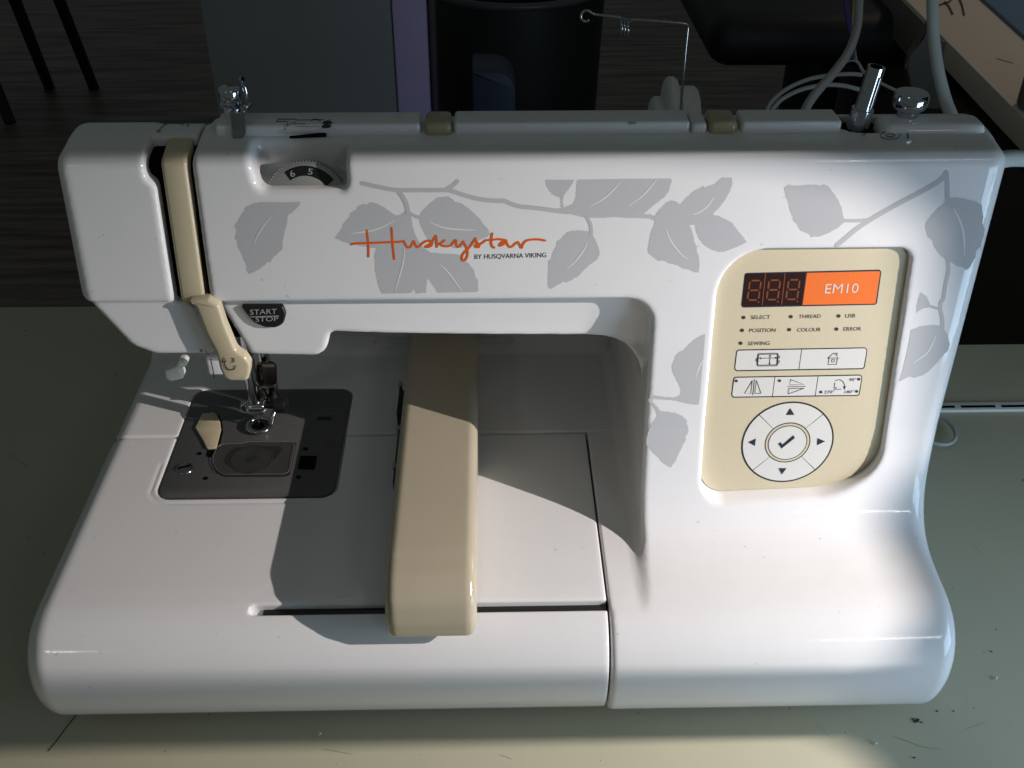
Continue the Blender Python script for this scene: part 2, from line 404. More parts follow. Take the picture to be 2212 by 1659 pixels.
# ------------------------------------------------------------------ flat print on the front face
def onprof(px, py):
    off = 0.
    for _ in range(12):
        p = onface(px, py, off); off += .7*(yface(p[2])-yline(p[2])-off)
    return p
def printed(name, pts, off, material, par, mapf=None):
    """a filled outline lying on the front face, cut into bands so that it follows the curve"""
    bm = bmesh.new(); vs = []
    for q in pts:
        p = onprof(*q); vs.append(bm.verts.new((p[0], 0, p[2])))
    f = bm.faces.new(vs); f.normal_update(); bmesh.ops.triangulate(bm, faces=[f])
    zz = [v.co.z for v in bm.verts]
    if True:
        z = min(zz)+.0007
        while z < max(zz):
            bmesh.ops.bisect_plane(bm, geom=bm.verts[:]+bm.edges[:]+bm.faces[:], plane_co=(0, 0, z), plane_no=(0, 0, 1)); z += .003 if .114 > z or z > .2265 else .02
    for v in bm.verts: v.co.y = yface(v.co.z)-off
    bm.normal_update()
    for f in bm.faces:
        if f.normal.y > 0: f.normal_flip()
    me = bpy.data.meshes.new(name); bm.to_mesh(me); bm.free(); return sub(link(name, me, material), par)
def fill(name, V, material, par):
    bm = bmesh.new(); vs = [bm.verts.new(v) for v in V]
    f = bm.faces.new(vs); f.normal_update(); bmesh.ops.triangulate(bm, faces=[f]); bm.normal_update()
    for f in bm.faces:
        if f.normal.y > 0 and abs(f.normal.y) > .05: f.normal_flip()
        elif abs(f.normal.y) <= .05 and f.normal.z < 0: f.normal_flip()
    me = bpy.data.meshes.new(name); bm.to_mesh(me); bm.free()
    o = link(name, me, material); o.parent = par
    if par is not M and par.parent is M: o.matrix_parent_inverse = par.matrix_parent_inverse @ Matrix() ; o.matrix_parent_inverse = Matrix()
    return o
def stroke(pts, w, caps=True):
    """outline of a stroke of width w (one or one per point)"""
    pts = [np.array(p, float) for p in pts]; n = len(pts); L, R = [], []
    ww = w if hasattr(w, '__len__') else [w]*n
    for i in range(n):
        t = nrm(pts[min(i+1, n-1)]-pts[max(i-1, 0)]+1e-9); nn = np.array((-t[1], t[0])); L.append(pts[i]+nn*ww[i]/2); R.append(pts[i]-nn*ww[i]/2)
    return L, R
def ribbon(name, strokes, proj, material, par):
    """strokes: list of (points, width); proj(px, py, lift) -> 3D; strips stacked with tiny lifts so that none coincide"""
    V, Fc = [], []; k = 0.
    for pts, w in strokes:
        L, R = stroke(pts, w); n = len(L); b = len(V)
        for i in range(n):
            V.append(proj(*L[i], k+i*3e-7)); V.append(proj(*R[i], k+i*3e-7))
        for i in range(n-1): Fc.append((b+2*i, b+2*i+1, b+2*i+3, b+2*i+2))
        for e, s in ((0, -1), (n-1, 1)):                       # round ends
            w0 = np.linalg.norm(L[e]-R[e])/2; c = (L[e]+R[e])/2; q = len(V); t = nrm(np.array(pts[min(e+1, n-1)])-np.array(pts[max(e-1, 0)])+1e-9)*s; nn = np.array((-t[1], t[0]))
            for j in range(7):
                a = math.pi*j/6; V.append(proj(*(c+nn*w0*math.cos(a)+t*w0*math.sin(a)), k+e*3e-7))
            Fc.append(tuple(range(q, q+7)))
        k += 4e-6
    o = raw(name, V, Fc, material)
    bm = bmesh.new(); bm.from_mesh(o.data)
    bm.normal_update()
    for f in bm.faces:
        if f.normal.y > .02 or (abs(f.normal.y) <= .02 and f.normal.z < 0): f.normal_flip()
    bm.to_mesh(o.data); bm.free(); o.parent = par; return o
def pface(off):
    def f(px, py, k):
        p = onprof(px, py); return (p[0], yface(p[2])-off-k, p[2])
    return f
def Zm(ox, oy, s): return lambda pts: [(ox+s*u, oy+s*v) for u, v in pts]
z2 = Zm(460.8, 365.96, .2819); z3 = Zm(1057.2, 352.4, .2819); z4 = Zm(1599.4, 325.3, .27696); z5 = Zm(1328.3, 609.9, .25335)
zR = Zm(1474.7, 553, .33333); zL = Zm(718.4, 447.3, .22059)
sp = lambda pts, k=4: [tuple(p) for p in spline(pts, k)]
_lr = random.Random(7)
def leaf(pts):
    out = []; n = len(pts)
    for i in range(n):                          # saw-toothed leaf margins; the long straight cuts of the print stay straight
        a = np.array(pts[i], float); b = np.array(pts[(i+1) % n], float); L_ = np.linalg.norm(b-a); out.append(tuple(a))
        if 7 < L_ < 26:
            t = (b-a)/L_; nn = np.array((t[1], -t[0])); m = max(1, int(L_/6.5))
            for j in range(m):
                w = 1.5*_lr.random()
                out.append(tuple(a+(b-a)*(j+.80)/m+nn*w)); 
                if j < m-1: out.append(tuple(a+(b-a)*(j+.92)/m-nn*.5))
    return leaf_(out)
_ln = [0]
def leaf_(pts): _ln[0] += 1; return printed('leaf_print', pts, .00003+_ln[0]*3e-6, greyprint, body)
leaf(z2([(245,290),(300,262),(360,250),(460,250),(560,252),(672,248),(650,285),(610,325),(572,352),(565,390),(570,402),(560,430),(548,470),(538,520),(530,560),(530,608),(505,630),(478,660),(465,668),(432,712),(412,708),(390,740),(372,745),(350,765),(310,788),(272,802),(258,775),(250,720),(232,690),(215,640),(188,600),(180,545),(163,530),(178,480),(178,462),(162,432),(185,400),(205,362),(215,340),(240,318)]))
leaf(z2([(930,525),(985,450),(1000,410),(1040,370),(1055,330),(1095,315),(1105,285),(1150,265),(1180,270),(1200,252),(1250,260),(1300,285),(1350,320),(1395,352),(1430,350),(1470,320),(1510,320),(1515,365),(1530,450),(1560,530),(1600,590),(1660,635),(1720,642),(1880,650),(1920,690),(1950,715),(1990,760),(2000,780),(2010,830),(2030,850),(2028,880),(2032,930),(2010,940),(1720,945),(1690,895),(1640,830),(1630,945),(1550,948),(1540,915),(1510,948),(1290,952),(1275,920),(1262,880),(1250,820),(1238,770),(1240,700),(1235,660),(1250,600),(1200,598),(1140,585),(1050,570),(985,550)]))
leaf(z2([(1570,365),(1600,320),(1660,260),(1720,212),(1760,212),(1800,205),(1830,225),(1845,245),(1900,258),(1960,300),(2010,350),(2045,380),(2060,410),(2100,450),(2122,495),(2090,520),(2040,540),(1990,575),(1900,600),(1860,605),(1780,580),(1700,575),(1650,550),(1620,490),(1590,430)]))
leaf(z3([(672,130),(690,125),(1000,120),(1390,117),(1398,135),(1380,180),(1375,210),(1340,260),(1300,290),(1240,340),(1180,390),(1240,395),(1300,420),(1270,440),(1230,425),(1120,420),(1060,420),(950,412),(870,420),(770,418),(700,410),(600,385),(540,375),(530,347),(600,330),(640,315),(660,270),(665,220)]))
leaf(z3([(430,127),(650,127),(630,165),(600,205),(570,250),(562,290),(568,335),(548,340),(548,290),(540,262),(500,245),(460,210),(435,170)]))
leaf(z3([(778,525),(720,515),(650,515),(600,525),(570,550),(550,580),(515,600),(510,640),(480,690),(475,730),(450,750),(450,830),(445,880),(450,955),(475,965),(520,935),(570,908),(590,915),(640,890),(690,860),(720,825),(770,780),(830,735),(848,690),(840,650),(815,590),(795,550)]))
leaf(z3([(1265,440),(1270,400),(1310,350),(1360,300),(1400,285),(1440,300),(1460,320),(1500,275),(1560,220),(1640,175),(1655,190),(1690,172),(1720,165),(1745,140),(1780,110),(1858,110),(1862,160),(1840,220),(1800,290),(1750,350),(1705,395),(1760,405),(1850,450),(1890,500),(1940,560),(1972,605),(1930,625),(1900,640),(1810,675),(1760,680),(1710,665),(1650,630),(1610,580),(1585,530),(1575,470),(1530,470),(1550,510),(1565,560),(1565,600),(1590,640),(1590,680),(1605,720),(1610,780),(1605,838),(1560,830),(1530,815),(1490,810),(1440,780),(1390,770),(1330,745),(1290,745),(1240,705),(1220,690),(1215,650),(1225,590),(1240,520),(1265,465)]))
leaf(z4([(340,290),(375,265),(430,275),(520,265),(590,265),(620,275),(650,262),(690,285),(730,335),(765,390),(790,450),(805,530),(820,550),(760,600),(690,640),(620,668),(550,675),(545,655),(500,635),(465,615),(445,575),(410,545),(410,515),(385,460),(380,420),(362,370),(350,330)]))
leaf(z4([(1620,365),(1680,365),(1740,375),(1820,392),(1880,420),(1885,465),(1895,520),(1885,560),(1905,610),(1900,660),(1885,700),(1875,750),(1840,780),(1835,830),(1810,870),(1790,910),(1760,930),(1730,905),(1690,900),(1650,875),(1610,855),(1570,825),(1540,790),(1510,750),(1500,700),(1460,670),(1440,590),(1450,560),(1490,500),(1540,450),(1590,410),(1600,380)]))
leaf(zR([(1545,235),(1580,260),(1600,305),(1600,330),(1550,340),(1515,368),(1516,330),(1530,270)]))
leaf(zR([(1480,480),(1540,455),(1620,445),(1680,450),(1710,500),(1730,570),(1720,610),(1680,650),(1650,690),(1600,740),(1560,770),(1500,790),(1470,780),(1400,815),(1418,760),(1448,640),(1470,540)]))
leaf(z5([(770,440),(735,450),(700,470),(660,500),(620,540),(580,580),(545,595),(515,625),(500,670),(482,710),(495,770),(530,840),(560,900),(560,940),(545,965),(510,980),(420,975),(297,958),(296,992),(420,1000),(520,1010),(620,1035),(715,1045),(725,960),(755,620)]))
leaf(z5([(290,985),(306,998),(350,1050),(395,1100),(450,1103),(520,1115),(580,1145),(615,1180),(610,1200),(625,1240),(625,1280),(600,1310),(605,1345),(580,1380),(570,1410),(530,1490),(510,1530),(475,1577),(440,1560),(400,1530),(380,1500),(320,1445),(300,1410),(270,1390),(270,1340),(285,1270),(310,1210),(355,1150),(360,1120),(330,1060),(290,1020)]))
s = .2819
stems = [(sp(z2([(1140,105),(1240,128),(1340,148),(1420,158),(1560,158),(1700,158),(1790,158),(1840,168),(1920,195),(2050,228),(2200,242)])+z3([(80,285),(120,290),(170,312),(240,332),(300,337),(400,348),(500,362),(600,375)])), 33*s),
         (sp(z2([(1780,158),(1830,128),(1870,90)])), 32*s), (sp(z2([(1420,165),(1455,215),(1480,270),(1492,330)])), 36*s),
         (sp(z2([(1495,325),(1530,348),(1575,367)])), 24*s), (sp(z3([(745,405),(775,470),(782,535)])), 27*s)]
ribbon('branch_print', stems, pface(.00008), greyprint, body)
s = .27696
stems = [(sp(z4([(800,545),(900,546),(1010,540)])), 27*s), (sp(z4([(755,735),(810,690),(900,615),(1010,540),(1200,430),(1400,325),(1530,252),(1580,210),(1605,172)])), 36*s),
         (sp(z4([(1605,175),(1612,250),(1613,330),(1615,385)])), 36*s), (sp(z4([(1615,850),(1622,930),(1600,1040),(1583,1150)])+zR([(1672,300),(1670,350),(1682,400),(1684,455)])), 29*s), (sp(zR([(1595,322),(1672,345)])), 18*.3333)]
ribbon('branch_print', stems, pface(.00008), greyprint, body)
def vein(pts, w):
    q = sp(pts, 5); n = len(q); return (q, [w*(.25+.75*math.sin(math.pi*(.12+.80*i/(n-1)))) for i in range(n)])
veins = [vein(z2(p), 3.2) for p in ([(448,360),(400,410),(360,470),(330,520),(305,580)], [(1060,490),(1140,480),(1230,465),(1310,435),(1385,390)], [(1655,400),(1720,430),(1800,452),(1900,460),(2010,465)], [(1462,600),(1460,680),(1440,770),(1410,870),(1392,930)], [(1740,730),(1800,790),(1860,870),(1905,940)])]
veins += [vein(z3(p), 3.) for p in ([(1005,135),(960,195),(890,260),(830,300),(770,330)], [(1280,125),(1230,190),(1160,260),(1060,330)], [(750,605),(720,670),(660,750),(585,815)], [(1355,510),(1375,570),(1420,640),(1480,710),(1520,735)], [(1720,260),(1680,320),(1620,370),(1560,395)])]
veins += [vein(z4([(1665,455),(1705,530),(1735,620),(1745,720),(1745,820)]), 4), vein(zR([(1640,520),(1590,620),(1500,690)]), 2.6), vein(z5([(765,640),(720,720),(690,810)]), 2.6)]
for v_ in veins: ribbon('vein_print', [v_], pface(.00012), lip_w, body)
logo = [[(336,228),(344,290),(350,345),(353,420),(353,482)], [(579,203),(584,270),(588,340),(597,430),(606,508)], [(185,364),(225,355),(345,350),(470,346),(590,341),(660,338),(700,333)],
        [(695,331),(712,358),(728,385),(750,394),(772,378),(786,350),(797,332),(806,352),(820,380),(836,391),(860,374),(888,348),(915,333),(950,326)],
        [(935,328),(958,332),(974,352),(968,376),(940,388),(918,390),(912,384)], [(930,376),(958,360),(988,320),(1008,285),(1016,284),(1020,330),(1024,388)],
        [(1026,372),(1050,358),(1078,340),(1098,324)], [(1050,356),(1074,374),(1110,382),(1150,378),(1178,352),(1204,322),(1212,330),(1214,362),(1226,386),(1246,382),(1268,356),(1284,336)],
        [(1280,338),(1300,368),(1316,400),(1324,440),(1318,486),(1300,514),(1282,521),(1268,504),(1274,466),(1302,432),(1340,394),(1376,345),(1402,304)],
        [(1398,306),(1412,342),(1436,366),(1434,388),(1408,390),(1398,382)], [(1400,372),(1440,364),(1482,340),(1500,324),(1560,319),(1630,312),(1690,322)],
        [(1566,256),(1556,310),(1556,355),(1568,385),(1586,396)], [(1700,322),(1672,334),(1642,362),(1638,376),(1668,368),(1694,340),(1704,326)],
        [(1700,324),(1714,362),(1736,388),(1764,380),(1796,352),(1820,340)], [(1816,340),(1834,366),(1853,398),(1866,362),(1898,328),(1950,316),(2020,315),(2082,325)]]
ribbon('logo_print', [(sp(zL(p), 5), 21*.2206) for p in logo], pface(.00014), orangep, body)

_fc = None
def text(name, txt, p0, p1, up, proj, material, par, shear=0.):
    """flat lettering from baseline start p0 to end p1 with cap height vector up, laid on a surface"""
    c = bpy.data.curves.new(name, 'FONT'); c.body = txt; c.size = 1; c.resolution_u = 3
    o = bpy.data.objects.new(name, c); COL.objects.link(o); bpy.context.view_layer.update()
    me = bpy.data.meshes.new_from_object(o.evaluated_get(bpy.context.evaluated_depsgraph_get()))
    bpy.data.objects.remove(o); bpy.data.curves.remove(c)
    co = np.array([v.co[:] for v in me.vertices]); x0, x1 = co[:, 0].min(), co[:, 0].max()
    cap = .69
    p0, p1, up = np.array(p0, float), np.array(p1, float), np.array(up, float)
    for v, q in zip(me.vertices, co):
        e = p0+(p1-p0)*(q[0]-x0)/(x1-x0)+up*q[1]/cap; v.co = proj(e[0], e[1], 0)
    bm = bmesh.new(); bm.from_mesh(me); bm.normal_update()
    if sum(f.normal.y-f.normal.z for f in bm.faces) > 0: bmesh.ops.reverse_faces(bm, faces=bm.faces[:])
    bm.to_mesh(me); bm.free()
    me.materials.clear(); ob = link(name, me, material); ob.parent = par; return ob
text('maker_lettering', 'BY HUSQVARNA VIKING', *zL([(1392, 508), (2092, 490)]), (0, -45*.2206), pface(.0001), inkb, body)

# ------------------------------------------------------------------ control panel
PDm = PD/1000; PT = .0014
pp_ = lambda off: (lambda px, py, k: tuple(onface(px, py, PDm-off-k)))
PV = [(a/1000, b/1000) for a, b in fillet([fxz(1559, 542), fxz(1971, 538), fxz(1899, 1009), fxz(1799, 1059), fxz(1511, 1072)], [20, 6, 22, 40, 11], 12)]
pcx, pcz = np.mean(PV, 0); PV = [(pcx+(a-pcx)*.9955, pcz+(b-pcz)*.9965) for a, b in PV]
bm = bmesh.new()
vs = [bm.verts.new((a, yline(b)+PDm-PT, b)) for a, b in PV]; f = bm.faces.new(vs)
r_ = bmesh.ops.extrude_face_region(bm, geom=[f]); bmesh.ops.translate(bm, verts=[v for v in r_['geom'] if isinstance(v, bmesh.types.BMVert)], vec=(0, PT+.0004, 0))
bmesh.ops.triangulate(bm, faces=[f for f in bm.faces if len(f.verts) > 4])
panel = P(fin(bm, 'control_panel', panelm, None, 30))
a1_ = Zm(1504.5, 528.6, .21446); a2_ = Zm(1504.5, 745.5, .21446); S = .21446
def pfill(name, pts, lift, material): return fill(name, [tuple(onface(*q, PDm-PT-lift)) for q in pts], material, panel)
def pline(name, strokes, lift, material): return ribbon(name, strokes, pp_(PT+lift), material, panel)
def disc(c, r, n=20): return [(c[0]+r*math.cos(2*math.pi*i/n), c[1]+r*.85*math.sin(2*math.pi*i/n)) for i in range(n)]
dq = a1_([(487, 284), (1866, 250), (1817, 605), (447, 634)])
pfill('display_frame', fillet(dq, 30*S), .00008, inkb)
pfill('display_window', fillet(a1_([(497, 296), (1100, 282), (1062, 608), (460, 622)]), [14*S, 0, 0, 14*S]), .00016, dispm)
pfill('model_label', fillet(a1_([(1113, 284), (1852, 266), (1804, 594), (1068, 607)]), [0, 16*S, 16*S, 0]), .00016, orange)
text('model_lettering', 'EM10', *a1_([(1290, 491), (1625, 485)]), (.14*95*S, -95*S), pp_(PT+.00026), palet, panel)
for k, (ox, oy) in enumerate(((540, 362), (734, 358), (930, 355))):
    Wd, Hh, sl = 112, 196, -.145
    def q(x, y): return (ox+x*Wd+sl*y*Hh, oy+y*Hh-x*2)
    segs = [((.10, 0), (.90, 0)), ((1, .04), (1, .46)), ((1, .54), (1, .96)), ((.10, 1), (.90, 1)), ((0, .54), (0, .96)), ((0, .04), (0, .46)), ((.10, .5), (.90, .5))]
    for a, b in segs:
        A, Bq = np.array(q(*a)), np.array(q(*b)); t = nrm(Bq-A); nn = np.array((-t[1], t[0])); w = 10
        pfill('digit_segment', a1_([tuple(A), tuple(A+t*w+nn*w*.8), tuple(Bq-t*w+nn*w*.8), tuple(Bq), tuple(Bq-t*w-nn*w*.8), tuple(A+t*w-nn*w*.8)]), .00024, segm)
    pfill('decimal_dot', disc(a1_([(ox+85, oy+216)])[0], 10*S, 10), .00024, segm)
pline('digit_divider', [(a1_([(695, 292), (663, 604)]), 9*S), (a1_([(893, 290), (858, 600)]), 9*S)], .00024, segm)
for t, p0, p1, d in (('SELECT', (545, 750), (740, 747), (474, 733)), ('THREAD', (1028, 742), (1250, 738), (951, 725)), ('USB', (1497, 735), (1597, 732), (1431, 718)), ('POSITION', (530, 882), (795, 878), (459, 863)),
                     ('COLOUR', (1012, 876), (1250, 872), (934, 856)), ('ERROR', (1480, 868), (1657, 864), (1410, 850)), ('SEWING', (516, 1013), (735, 1010), (444, 992))):
    text('indicator_lettering', t, *a1_([p0, p1]), (.13*37*S, -37*S), pp_(PT+.0001), ink, panel)
    pfill('indicator_dot', disc(a1_([d])[0], 21*S), .0001, brown)
def key(name, pts, rad, lift=.0001):
    pfill(name, fillet(pts, rad), lift, keym)
pfill('key_frame', fillet(a1_([(402, 1056), (1727, 1033), (1692, 1254), (376, 1276)]), 34*S), .00006, ink)
key('function_key', a1_([(412, 1067), (1055, 1056), (1028, 1253), (388, 1264)]), [24*S, 0, 0, 24*S]); key('function_key', a1_([(1063, 1056), (1716, 1044), (1682, 1243), (1036, 1253)]), [0, 24*S, 24*S, 0])
pfill('key_frame', fillet(a1_([(372, 1330), (1676, 1307), (1642, 1523), (346, 1542)]), 34*S), .00006, ink)
key('function_key', a1_([(383, 1341), (786, 1334), (761, 1525), (358, 1531)]), [24*S, 0, 0, 24*S]); key('function_key', a1_([(794, 1334), (1221, 1327), (1192, 1518), (769, 1525)]), 0); key('function_key', a1_([(1229, 1327), (1665, 1318), (1632, 1513), (1200, 1518)]), [0, 24*S, 24*S, 0])
def lines(name, polys, w=5.5): return pline(name, [(a1_(p), w*S) for p in polys], .0002, ink)
closed = lambda p: p+[p[0]]
lines('hoop_icon', [closed(fillet([(620, 1096), (825, 1092), (818, 1220), (608, 1223)], 18)), closed(fillet([(628, 1106), (816, 1102), (808, 1210), (617, 1213)], 12)), [(636, 1144), (808, 1140)], [(743, 1112), (737, 1208)],
                    [(612, 1146), (603, 1146), (601, 1176), (610, 1176)], [(826, 1122), (840, 1122), (836, 1142), (822, 1142)], [(822, 1166), (836, 1166), (832, 1192), (818, 1192)],
                    [(648, 1138), (634, 1144), (648, 1150)], [(796, 1134), (810, 1140), (796, 1146)], [(737, 1124), (743, 1110), (750, 1124)], [(730, 1194), (737, 1208), (744, 1194)]], 6)
lines('house_icon', [closed([(1322, 1143), (1385, 1090), (1434, 1140)]), [(1337, 1145), (1326, 1207), (1411, 1205), (1420, 1143)], closed([(1365, 1157), (1391, 1155), (1387, 1181), (1361, 1182)]), [(1397, 1095), (1419, 1090), (1414, 1118)]], 7)
def dashes(p, n=9):
    out = []
    for a, b in zip(p[:-1], p[1:]):
        a, b = np.array(a, float), np.array(b, float); m = max(3, int(np.linalg.norm(b-a)/n)); out += [[tuple(a+(b-a)*i/m), tuple(a+(b-a)*(i+.55)/m)] for i in range(m)]
    return out
lines('mirror_icon', [closed([(562, 1368), (548, 1498), (485, 1500)]), [(585, 1355), (567, 1513)]]+dashes([(605, 1368), (652, 1497), (588, 1498), (605, 1368)], 13), 6)
lines('mirror_icon', [closed([(950, 1358), (1088, 1410), (940, 1412)]), [(918, 1432), (1097, 1428)]]+dashes([(932, 1450), (1083, 1447), (928, 1503), (932, 1450)], 13), 6)
lines('rotate_icon', [sp([(1398, 1368), (1440, 1360), (1472, 1376), (1490, 1405), (1493, 1440)]), [(1395, 1392), (1385, 1457), (1455, 1457)], [(1390, 1438), (1409, 1436), (1406, 1457)]], 6)
pfill('rotate_arrow', a1_([(1477, 1428), (1507, 1426), (1490, 1462)]), .0002, ink)
for d in ((401, 1372), (836, 1370), (1635, 1355), (1253, 1484), (1613, 1478)): pfill('indicator_dot', disc(a1_([d])[0], 17*S), .0002, brown)
for t, p0, p1 in (('90°', (1537, 1375), (1606, 1373)), ('270°', (1286, 1500), (1388, 1497)), ('180°', (1492, 1498), (1584, 1495))): text('angle_lettering', t, *a1_([p0, p1]), (.13*29*S, -29*S), pp_(PT+.0002), ink, panel)
# round direction pad: true circles in the plane of the panel
cc = np.array(onface(*a2_([(908, 966)])[0], PDm)); ex = np.array((1., 0, 0)); ey = nrm((0, FT, 1)); en = np.cross(ex, ey)
rr = abs(onface(*a2_([(1363, 966)])[0], PDm)[0]-onface(*a2_([(453, 966)])[0], PDm)[0])/2
def ring(r, lift, a0=0, a1=360, n=64, r0=0.):
    def pt(rad, a): return tuple(cc+ex*rad*math.cos(math.radians(a))+ey*rad*math.sin(math.radians(a))+en*(PT+lift))
    v = [pt(r, a0+(a1-a0)*i/n) for i in range(n+(a1-a0 < 360))]
    if r0: v += [pt(r0, a1-(a1-a0)*i/n) for i in range(n+1)]
    return v
fill('pad_frame', ring(rr+.0003, .00006), ink, panel)
for a in (0, 90, 180, 270): fill('arrow_key', ring(rr-.0005, .00012, a-44.5, a+44.5, 24, rr*.503), keym, panel)
for r, m_, l in ((.502, ink, .00010), (.478, panelm, .00016), (.432, ink, .0002), (.412, keym, .00026)): fill({ink: 'pad_ring', panelm: 'pad_ring', keym: 'confirm_key'}[m_], ring(rr*r, l), m_, panel)
for tri in ([(945, 635), (903, 703), (987, 703)], [(520, 978), (598, 942), (590, 1015)], [(1297, 970), (1220, 937), (1215, 1008)], [(828, 1240), (908, 1240), (860, 1303)]): pfill('arrow_mark', a2_(tri), .0003, inkb)
pfill('tick_mark', a2_([(823, 992), (849, 978), (866, 1002), (975, 908), (993, 935), (858, 1042)]), .0004, inkb)

# ------------------------------------------------------------------ embroidery carriage across the bed
ct = .0920
xa = onz(845, 1250, ct)[0]-.0034; xb = onz(1030, 1250, .083)[0]
X, Y, Z = grid(1000*xa-3, 1000*xb+3, -14, 217, 62, 96, .8)
cy = fillet([(220, 65.5), (220, 1000*ct), (22, 1000*ct), (10, 1000*ct-2.2), (1, 1000*ct-9), (-2.2, 1000*ct-18), (-2.2, 65.5)], [0, 0, 22, 12, 12, 12, 1.5], 8)
F = rmax(sdpoly(cy, Y[0], Z[0])[None], np.abs(X-500*(xa+xb))-500*(xb-xa), 4.6)
F = np.maximum(F, 65.6-Z)
carr = P(surface('carriage', F, (1000*xa-3, -14, 62), .8, cream))
P(rbox('carriage_foot', ((xa+xb)/2, ysl/1000, .0645), (.030, .0034, .0090), black, None, .0004))
# hoop connector on the left of the carriage
cx_ = xa-.0022
hc = P(rbox('hoop_clamp', (cx_, .145, .074), (.0035, .020, .012), black, None, .0006))
sub(rbox('clamp_pin', (cx_-.001, .157, .080), (.002, .004, .006), chromed, None, .0004), hc).matrix_parent_inverse = Matrix()
P(rbox('hoop_clamp', (cx_+.0006, .110, .0715), (.0026, .046, .006), black, None, .0006))
P(rbox('clamp_pin', (cx_-.0004, .128, .0745), (.0022, .004, .0036), chromed, None, .0004))
P(rbox('clamp_pin', (cx_-.0004, .098, .0745), (.0020, .003, .0030), chromed, None, .0004))

# ------------------------------------------------------------------ needle plate
ZP = .0642
plate = P(prism('needle_plate', [(a/1000, b/1000) for a, b in fillet([(x0p, y0p), (x1p, y0p), (x1p, y1p), (x0p, y1p)], 6.5)], .0022, 'z', ZP-.0022, steel, None, .0006))
def plz(px, py): return tuple(onz(px, py, ZP)[:2])
zn = Zm(284.6, 650.6, .26957)
def flat(name, pts, z, hgt, material, r=0.):
    o = prism(name, pts, hgt, 'z', z, material, None, r); o.parent = plate; return o
well = [plz(*q) for q in zn([(735, 1150), (900, 1145), (930, 1132), (1325, 1132), (1300, 1250), (1268, 1400), (1200, 1410), (740, 1408), (680, 1375), (648, 1310), (645, 1255), (690, 1195)])]
flat('bobbin_well', fillet(well, .002), ZP+.00005, .0002, mat('well_grey', (.030, .029, .029), .35, rvar=.1))
ce = [(p[0], p[1], ZP+.0011) for p in fillet([plz(*q) for q in zn([(700, 1160), (900, 1150), (930, 1140), (1315, 1140), (1262, 1398), (740, 1400), (690, 1370), (655, 1310), (652, 1258)])], .0035)]
o = tube('cover_glint', ce+[ce[0]], .00012, rim_glint_m := mat('rim_glint', (.22, .22, .21), .15, spec=.8), None, 6); o.parent = plate  # lighter tube stands in for highlights along the cover edge
bcx = plz(*zn([(960, 1270)])[0]); o = lathe('bobbin', [(0, .0001), (.0030, .0001), (.0032, .0), (.0100, .0), (.0102, .0002), (.0108, .0002), (.011, 0)], (bcx[0], bcx[1], ZP+.00040), mat('bobbin_smoke', (.016, .016, .016), .15), None, seg=40); o.parent = plate
flat('bobbin_cover', fillet([plz(*q) for q in zn([(700, 1160), (900, 1150), (930, 1140), (1315, 1140), (1262, 1398), (740, 1400), (690, 1370), (655, 1310), (652, 1258)])], .0035), ZP+.0005, .0006, clear, .0002)
flat('bobbin_hole', fillet([plz(*q) for q in zn([(830, 1175), (1190, 1165), (1210, 1190), (1150, 1270), (1000, 1370), (920, 1400), (890, 1385), (800, 1340), (742, 1300), (738, 1270), (770, 1215)])], .009), ZP+.00026, .0001, blackr)
rel = [plz(*q) for q in zn([(565, 915), (660, 905), (690, 925), (712, 985), (718, 1040), (680, 1192), (605, 1195), (575, 1130), (512, 1025), (545, 960)])]
flat('cover_release_slot', fillet([plz(*q) for q in zn([(555, 905), (660, 893), (700, 915), (728, 985), (732, 1050), (695, 1200), (660, 1250), (590, 1250), (608, 1195), (570, 1130), (540, 1000)])], .002), ZP+.00004, .00015, blackr)
flat('cover_release', fillet(rel, .0012), ZP+.0002, .0012, creaml, .0004)
def hole(px, py, r, name='screw_hole', m_=blackr):
    x, y = plz(*zn([(px, py)])[0]); o = lathe(name, [(0, .0003), (r, .0003), (r+.0002, 0)], (x, y, ZP+.00002), m_, None, seg=16); o.parent = plate
for q in ((542, 1222), (592, 1420), (1393, 1184), (1337, 1410)): hole(*q, .0011)
x, y = plz(*zn([(424, 1340)])[0])
scr = lathe('plate_screw', [(0, .0011), (.0036, .0009), (.0045, .0002), (.0046, 0)], (x, y, ZP), chromed, None, seg=24); scr.parent = plate
o = rbox('plate_screw_slot', (x, y, ZP+.0012), (.0070, .0009, .0004), blackr, None, 0, rot=Matrix.Rotation(.35, 3, 'Z')); o.parent = plate
flat('sensor_window', fillet([plz(*q) for q in zn([(1352, 1243), (1487, 1243), (1465, 1350), (1330, 1348)])], .0008), ZP+.00004, .0003, blackr)
x, y = plz(*zn([(1545, 940)])[0]); o = rbox('plate_notch', (x, y, ZP+.0002), (.0075, .0022, .0006), black, None, .0002); o.parent = plate
x, y = plz(*zn([(1010, 1000)])[0])
o = lathe('stitch_hole', [(0, .0003), (.0032, .0003), (.0034, 0)], (x, y, ZP), blackr, None, seg=20); o.parent = plate

